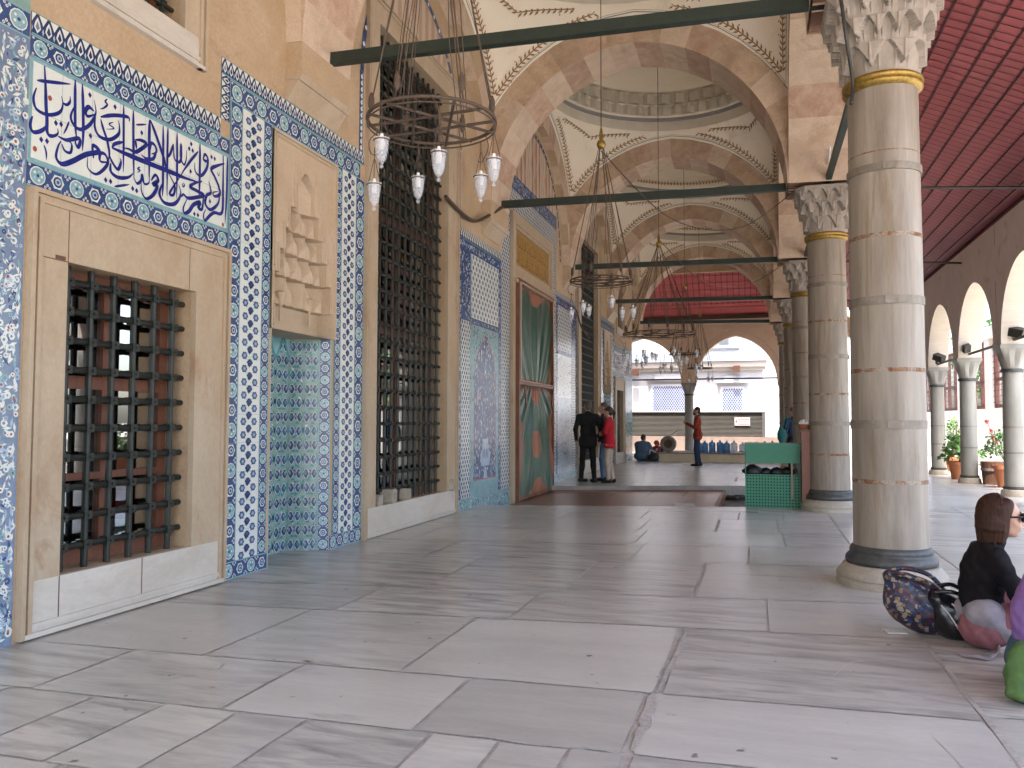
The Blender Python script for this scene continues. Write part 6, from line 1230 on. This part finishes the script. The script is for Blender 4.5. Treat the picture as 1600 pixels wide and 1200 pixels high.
HF = Fig(); HF.el(T(0, -.042, .042), (.092, .098, .097), 0, .01, R); HF.el(T(0, -.064, -.05), (.092, .074, .105), 0, .03, R)
for q in (-1, 1): HF.el(T(q * .076, -.022, -.05), (.022, .044, .105), 0, .02, R); HF.rc(T(q * .055, .015, .09), T(q * .080, -.005, .0), .028, .016, 0, .03)
for k in range(30):
    a = pi * .5 + 2 * pi * (k + .5) / 30; x, y = cos(a), sin(a)
    if y > .22: continue
    HF.rc(T(x * .082, -.03 + y * .088, .07), T(x * (.096 + .01 * random.random()), -.035 + y * .10, -.07), .016, .015, 0, .006); HF.rc(T(x * .0965, -.034 + y * .101, -.03), T(x * .088, -.035 + y * .094, -.150 + random.uniform(-.015, .01)), .0155, .008, 0, .006)
seat = person('woman with brown bob, sunglasses and black sweater sitting on the marble floor', (1.238, 5.50, 0), -pi / 2 + .06, F, [blk_k, pink_t, shoe_m, sk, eyem, hairs['brown'], lipm], HF, hairs['brown'], .0075, .0045)
hs = MB(); _c = np.array((0, -.032, .025)); 
for k in range(620):                                        # loose strands falling from the crown to the chin
    a = random.uniform(-pi * 1.04, pi * .04); x, y = cos(a), sin(a); tp = random.random() ** .5; lo_ = random.gauss(-.140 - .02 * max(0, y + .2), .012); P = []
    for q in range(9):
        f = q / 8; th = tp * .35 + f * (pi * .5 - tp * .35) * 1.0 if f < .55 else pi * .5; r = .100 * sin(min(th * 1.55, pi / 2)) ; zz = .048 + .098 * cos(min(th * 1.55, pi / 2)) if f < .5 else None
        if zz is None: g = (f - .5) / .5; zz = .045 + (lo_ - .045) * g; r = .102 + .004 * sin(g * pi) - .016 * g ** 2
        P.append(T(x * r * .98 + random.gauss(0, .0006), -.034 + y * r * 1.10 + random.gauss(0, .0006), zz))
    hs.tube([tuple(p) for p in P], [.0022] * 8 + [.0008], 4)
part(hs, 'hair_strands', hairs['brown'], seat, smooth=True)
sg_ = mat('sunglass_black', (.008, .008, .009), rough=.12, fine=0); mb = MB()
for q in (-1, 1):
    c = Vector(T(q * .036, .098, .012)); ax_ = Vector(R[:, 0]); up_ = Vector(R[:, 2]); fw_ = Vector(R[:, 1]); P = []
    for j in range(5): P.append([tuple(c + ax_ * (.030 * rr * cos(a)) + up_ * (.025 * rr * sin(a)) + fw_ * (.008 * (1 - rr * rr)) - fw_ * abs(q) * .0) for a in np.linspace(0, 2 * pi, 19)] if (rr := j / 4) >= 0 else 0)
    mb.grid(P); mb.tube([tuple(Vector(T(q * .064, .09, .018))), tuple(Vector(T(q * .084, .03, .014))), tuple(Vector(T(q * .085, -.03, .010)))], .0055, 6)
    mb.tube([tuple(c + ax_ * .030 * cos(a) + up_ * .025 * sin(a)) for a in np.linspace(0, 2 * pi, 17)], .0045, 6)
mb.tube([tuple(Vector(T(-.008, .104, .016))), tuple(Vector(T(.008, .104, .016)))], .004, 6); part(mb, 'sunglasses', sg_, seat, smooth=40)
gw = Fig(); gw.rc((.10, .02, .22), (.14, .24, .14), .085, .05, 0, .04, (1.1, 1, 1)); gw.rc((-.10, .0, .2), (.14, .03, .23), .09, .075, 0, .05); gw.rc((.15, .06, .17), (.20, .22, .05), .055, .035, 0, .04); gw.mesh('grey_wrap', grey_w, seat, .009, .003)
F = Fig(); F.el((0, 0, .13), (.19, .17, .14), 1, .04); F.el((0, .0, .34), (.165, .14, .2), 0, .05); F.el((0, .04, .48), (.175, .125, .15), 0, .05); F.rc((-.14, .07, .56), (.14, .07, .56), .062, .062, 0, .05); F.rc((0, .08, .58), (0, .12, .69), .05, .046, 3, .02)
for s_ in (-1, 1):
    F.rc((s_ * .18, .07, .54), (s_ * .21, .18, .30), .058, .048, 0); F.rc((s_ * .21, .18, .30), (s_ * .10, .38, .33), .046, .036, 0); F.hand((s_ * .10, .38, .33), (-s_ * .6, .6, .1), (0, .2, -1), 3)
    F.rc((s_ * .10, .05, .12), (s_ * .20, .42, .32), .10, .07, 1); F.rc((s_ * .20, .42, .32), (s_ * .14, .55, .08), .065, .05, 1); F.rc((s_ * .14, .55, .05), (s_ * .15, .7, .04), .045, .036, 2)
T, R = F.head((0, .15, .77), (0, 1, 0), 3, 4, 5, 6, .97); HF = short_hair(T, R); HF.rc(T(0, -.07, -.02), T(0, -.07, -.15), .08, .06, 0, .03)
person('person in purple top sitting at the right edge with a green bag beside', (1.38, 4.78, 0), -pi / 2 - .1, F, [purple, dn, shoe_m, sk, eyem, hairs['black'], lipm], HF, hairs['black'], .0085, .004)
t = thing('bag', 'green canvas bag with a denim pocket beside the person in purple', 'bag', (1.245, 4.50, 0), .1); gb = Fig(); gb.el((0, 0, .12), (.115, .09, .15), 0, .03); gb.el((.02, 0, .21), (.10, .075, .07), 0, .04); gb.el((.03, -.04, .07), (.12, .08, .085), 1, .02)
for q in range(7): a = -2.9 + q * .42; gb.rc((.06 * cos(a), .05 * sin(a), .27), (.125 * cos(a + .25), .10 * sin(a + .25), .05), .010, .016, 0, .035)
gb.mesh('sack', [green_c, dn], t, .008, .005)
def pattern_mat():
    m = bpy.data.materials.new('patchwork_cloth'); m.use_nodes = True; n = m.node_tree.nodes; L = m.node_tree.links; p = n['Principled BSDF']; tc = n.new('ShaderNodeTexCoord'); v = n.new('ShaderNodeTexVoronoi'); v.inputs['Scale'].default_value = 52; v.distance = 'CHEBYCHEV'
    nz = n.new('ShaderNodeTexNoise'); nz.inputs['Scale'].default_value = 14; md = n.new('ShaderNodeVectorMath'); md.operation = 'MULTIPLY_ADD'; md.inputs[1].default_value = (.05, .05, .05); L.new(tc.outputs['Object'], nz.inputs[0]); L.new(nz.outputs[1], md.inputs[0]); L.new(tc.outputs['Object'], md.inputs[2]); L.new(md.outputs[0], v.inputs[0])
    r = n.new('ShaderNodeValToRGB'); r.color_ramp.interpolation = 'CONSTANT'; cs = [(.010, .010, .022), (.015, .02, .06), (.075, .016, .03), (.012, .010, .02), (.19, .11, .035), (.02, .05, .13), (.05, .014, .045), (.012, .012, .03), (.26, .22, .17), (.014, .014, .03)]; e = r.color_ramp.elements
    while len(e) < len(cs): e.new(.5)
    for i, c in enumerate(cs): e[i].position = i / len(cs); e[i].color = (*c, 1)
    sp = n.new('ShaderNodeSeparateColor'); L.new(v.outputs['Color'], sp.inputs[0]); L.new(sp.outputs[0], r.inputs[0]); L.new(r.outputs[0], p.inputs['Base Color']); p.inputs['Roughness'].default_value = .45; return m
t = thing('handbag', 'slouchy handbag in blue, maroon and gold patchwork leaning by the nearest column', 'handbag', (.975, 5.76, 0), .0); t.scale = (1.12, 1.1, 1.06)
gb = Fig(); Ry = lambda a: [[cos(a), 0, sin(a)], [0, 1, 0], [-sin(a), 0, cos(a)]]
gb.el((.03, 0, .135), (.20, .12, .135), 0, .03, Ry(.28)); gb.el((-.07, 0, .21), (.105, .09, .13), 0, .06, Ry(-.35)); gb.rc((-.155, 0, .335), (.10, .0, .24), .03, .05, 0, .07, (1, 1.4, 1)); pm = pattern_mat(); gb.mesh('pouch', pm, t, .008, .003)
mb = MB(); mb.tube(smoothpts([(-.165, -.03, .345), (-.10, -.10, .352), (.02, -.115, .33), (.13, -.06, .24), (.17, -.03, .17)], 8), .014, 8); mb.tube(smoothpts([(-.16, .04, .34), (-.06, .06, .37), (.08, .05, .33), (.17, .02, .2)], 8), .014, 8); part(mb, 'handle', pm, t, smooth=True)
mb = MB(); mb.torus((.15, -.06, .2), .022, .004, 16, 6); mb.torus((.12, -.075, .235), .02, .004, 16, 6); part(mb, 'metal_ring', brass, t)
gl = mat('black_leather', (.010, .010, .011), rough=.22, bump=.15, fine=0)
t = thing('handbag', 'glossy black leather handbag between the patchwork handbag and the seated woman', 'handbag', (1.165, 5.68, 0), .0); t.scale = (1.1, 1.1, 1.1); gb = Fig(); gb.el((0, 0, .10), (.13, .10, .115), 0, .03, Ry(.5)); gb.rc((-.09, 0, .23), (.08, 0, .10), .05, .07, 0, .05, (1, 1.3, 1)); gb.rc((-.1, -.05, .22), (-.02, -.07, .05), .03, .03, 0, .04); gb.mesh('pouch', gl, t, .008, .003)
mb = MB(); mb.tube(smoothpts([(-.11, -.05, .26), (-.02, -.07, .27), (.08, -.04, .22), (.12, 0, .12)], 8), .012, 8); mb.tube(smoothpts([(-.10, .04, .27), (.0, .05, .29), (.1, .04, .23)], 8), .012, 8); part(mb, 'handle', gl, t, smooth=True)
mb = MB(); mb.tube(smoothpts([(-.085, -.095, .20), (-.04, -.105, .14), (.0, -.11, .07)], 6), .004, 5); mb.tube(smoothpts([(-.03, -.088, .21), (.03, -.09, .15), (.07, -.09, .09)], 6), .004, 5); part(mb, 'piping', pap, t)
mb = MB(); mb.obox((.83, 5.72, .006), (.06, .01, 0), (-.01, .05, 0), (0, 0, .003)); tag(mb.build('paper_sheet', pap), 'white paper sheet under the patchwork handbag', 'paper')

mb = MB(); P = smoothpts([(1.10, 5.27, .004), (1.16, 5.22, .012), (1.24, 5.22, .008), (1.30, 5.28, .03), (1.33, 5.36, .07)], 6); n = len(P)
mb.grid([[(p[0] + .0, p[1] - .022 - .01 * sin(k * .7), p[2] + .001), (p[0], p[1], p[2] + .012 + .006 * sin(k)), (p[0], p[1] + .024, p[2] + .002)] for k, p in enumerate(P)]); tag(mb.build('scarf', grey_w, smooth=True), 'pale grey scarf end trailing on the floor below the seated woman', 'scarf')
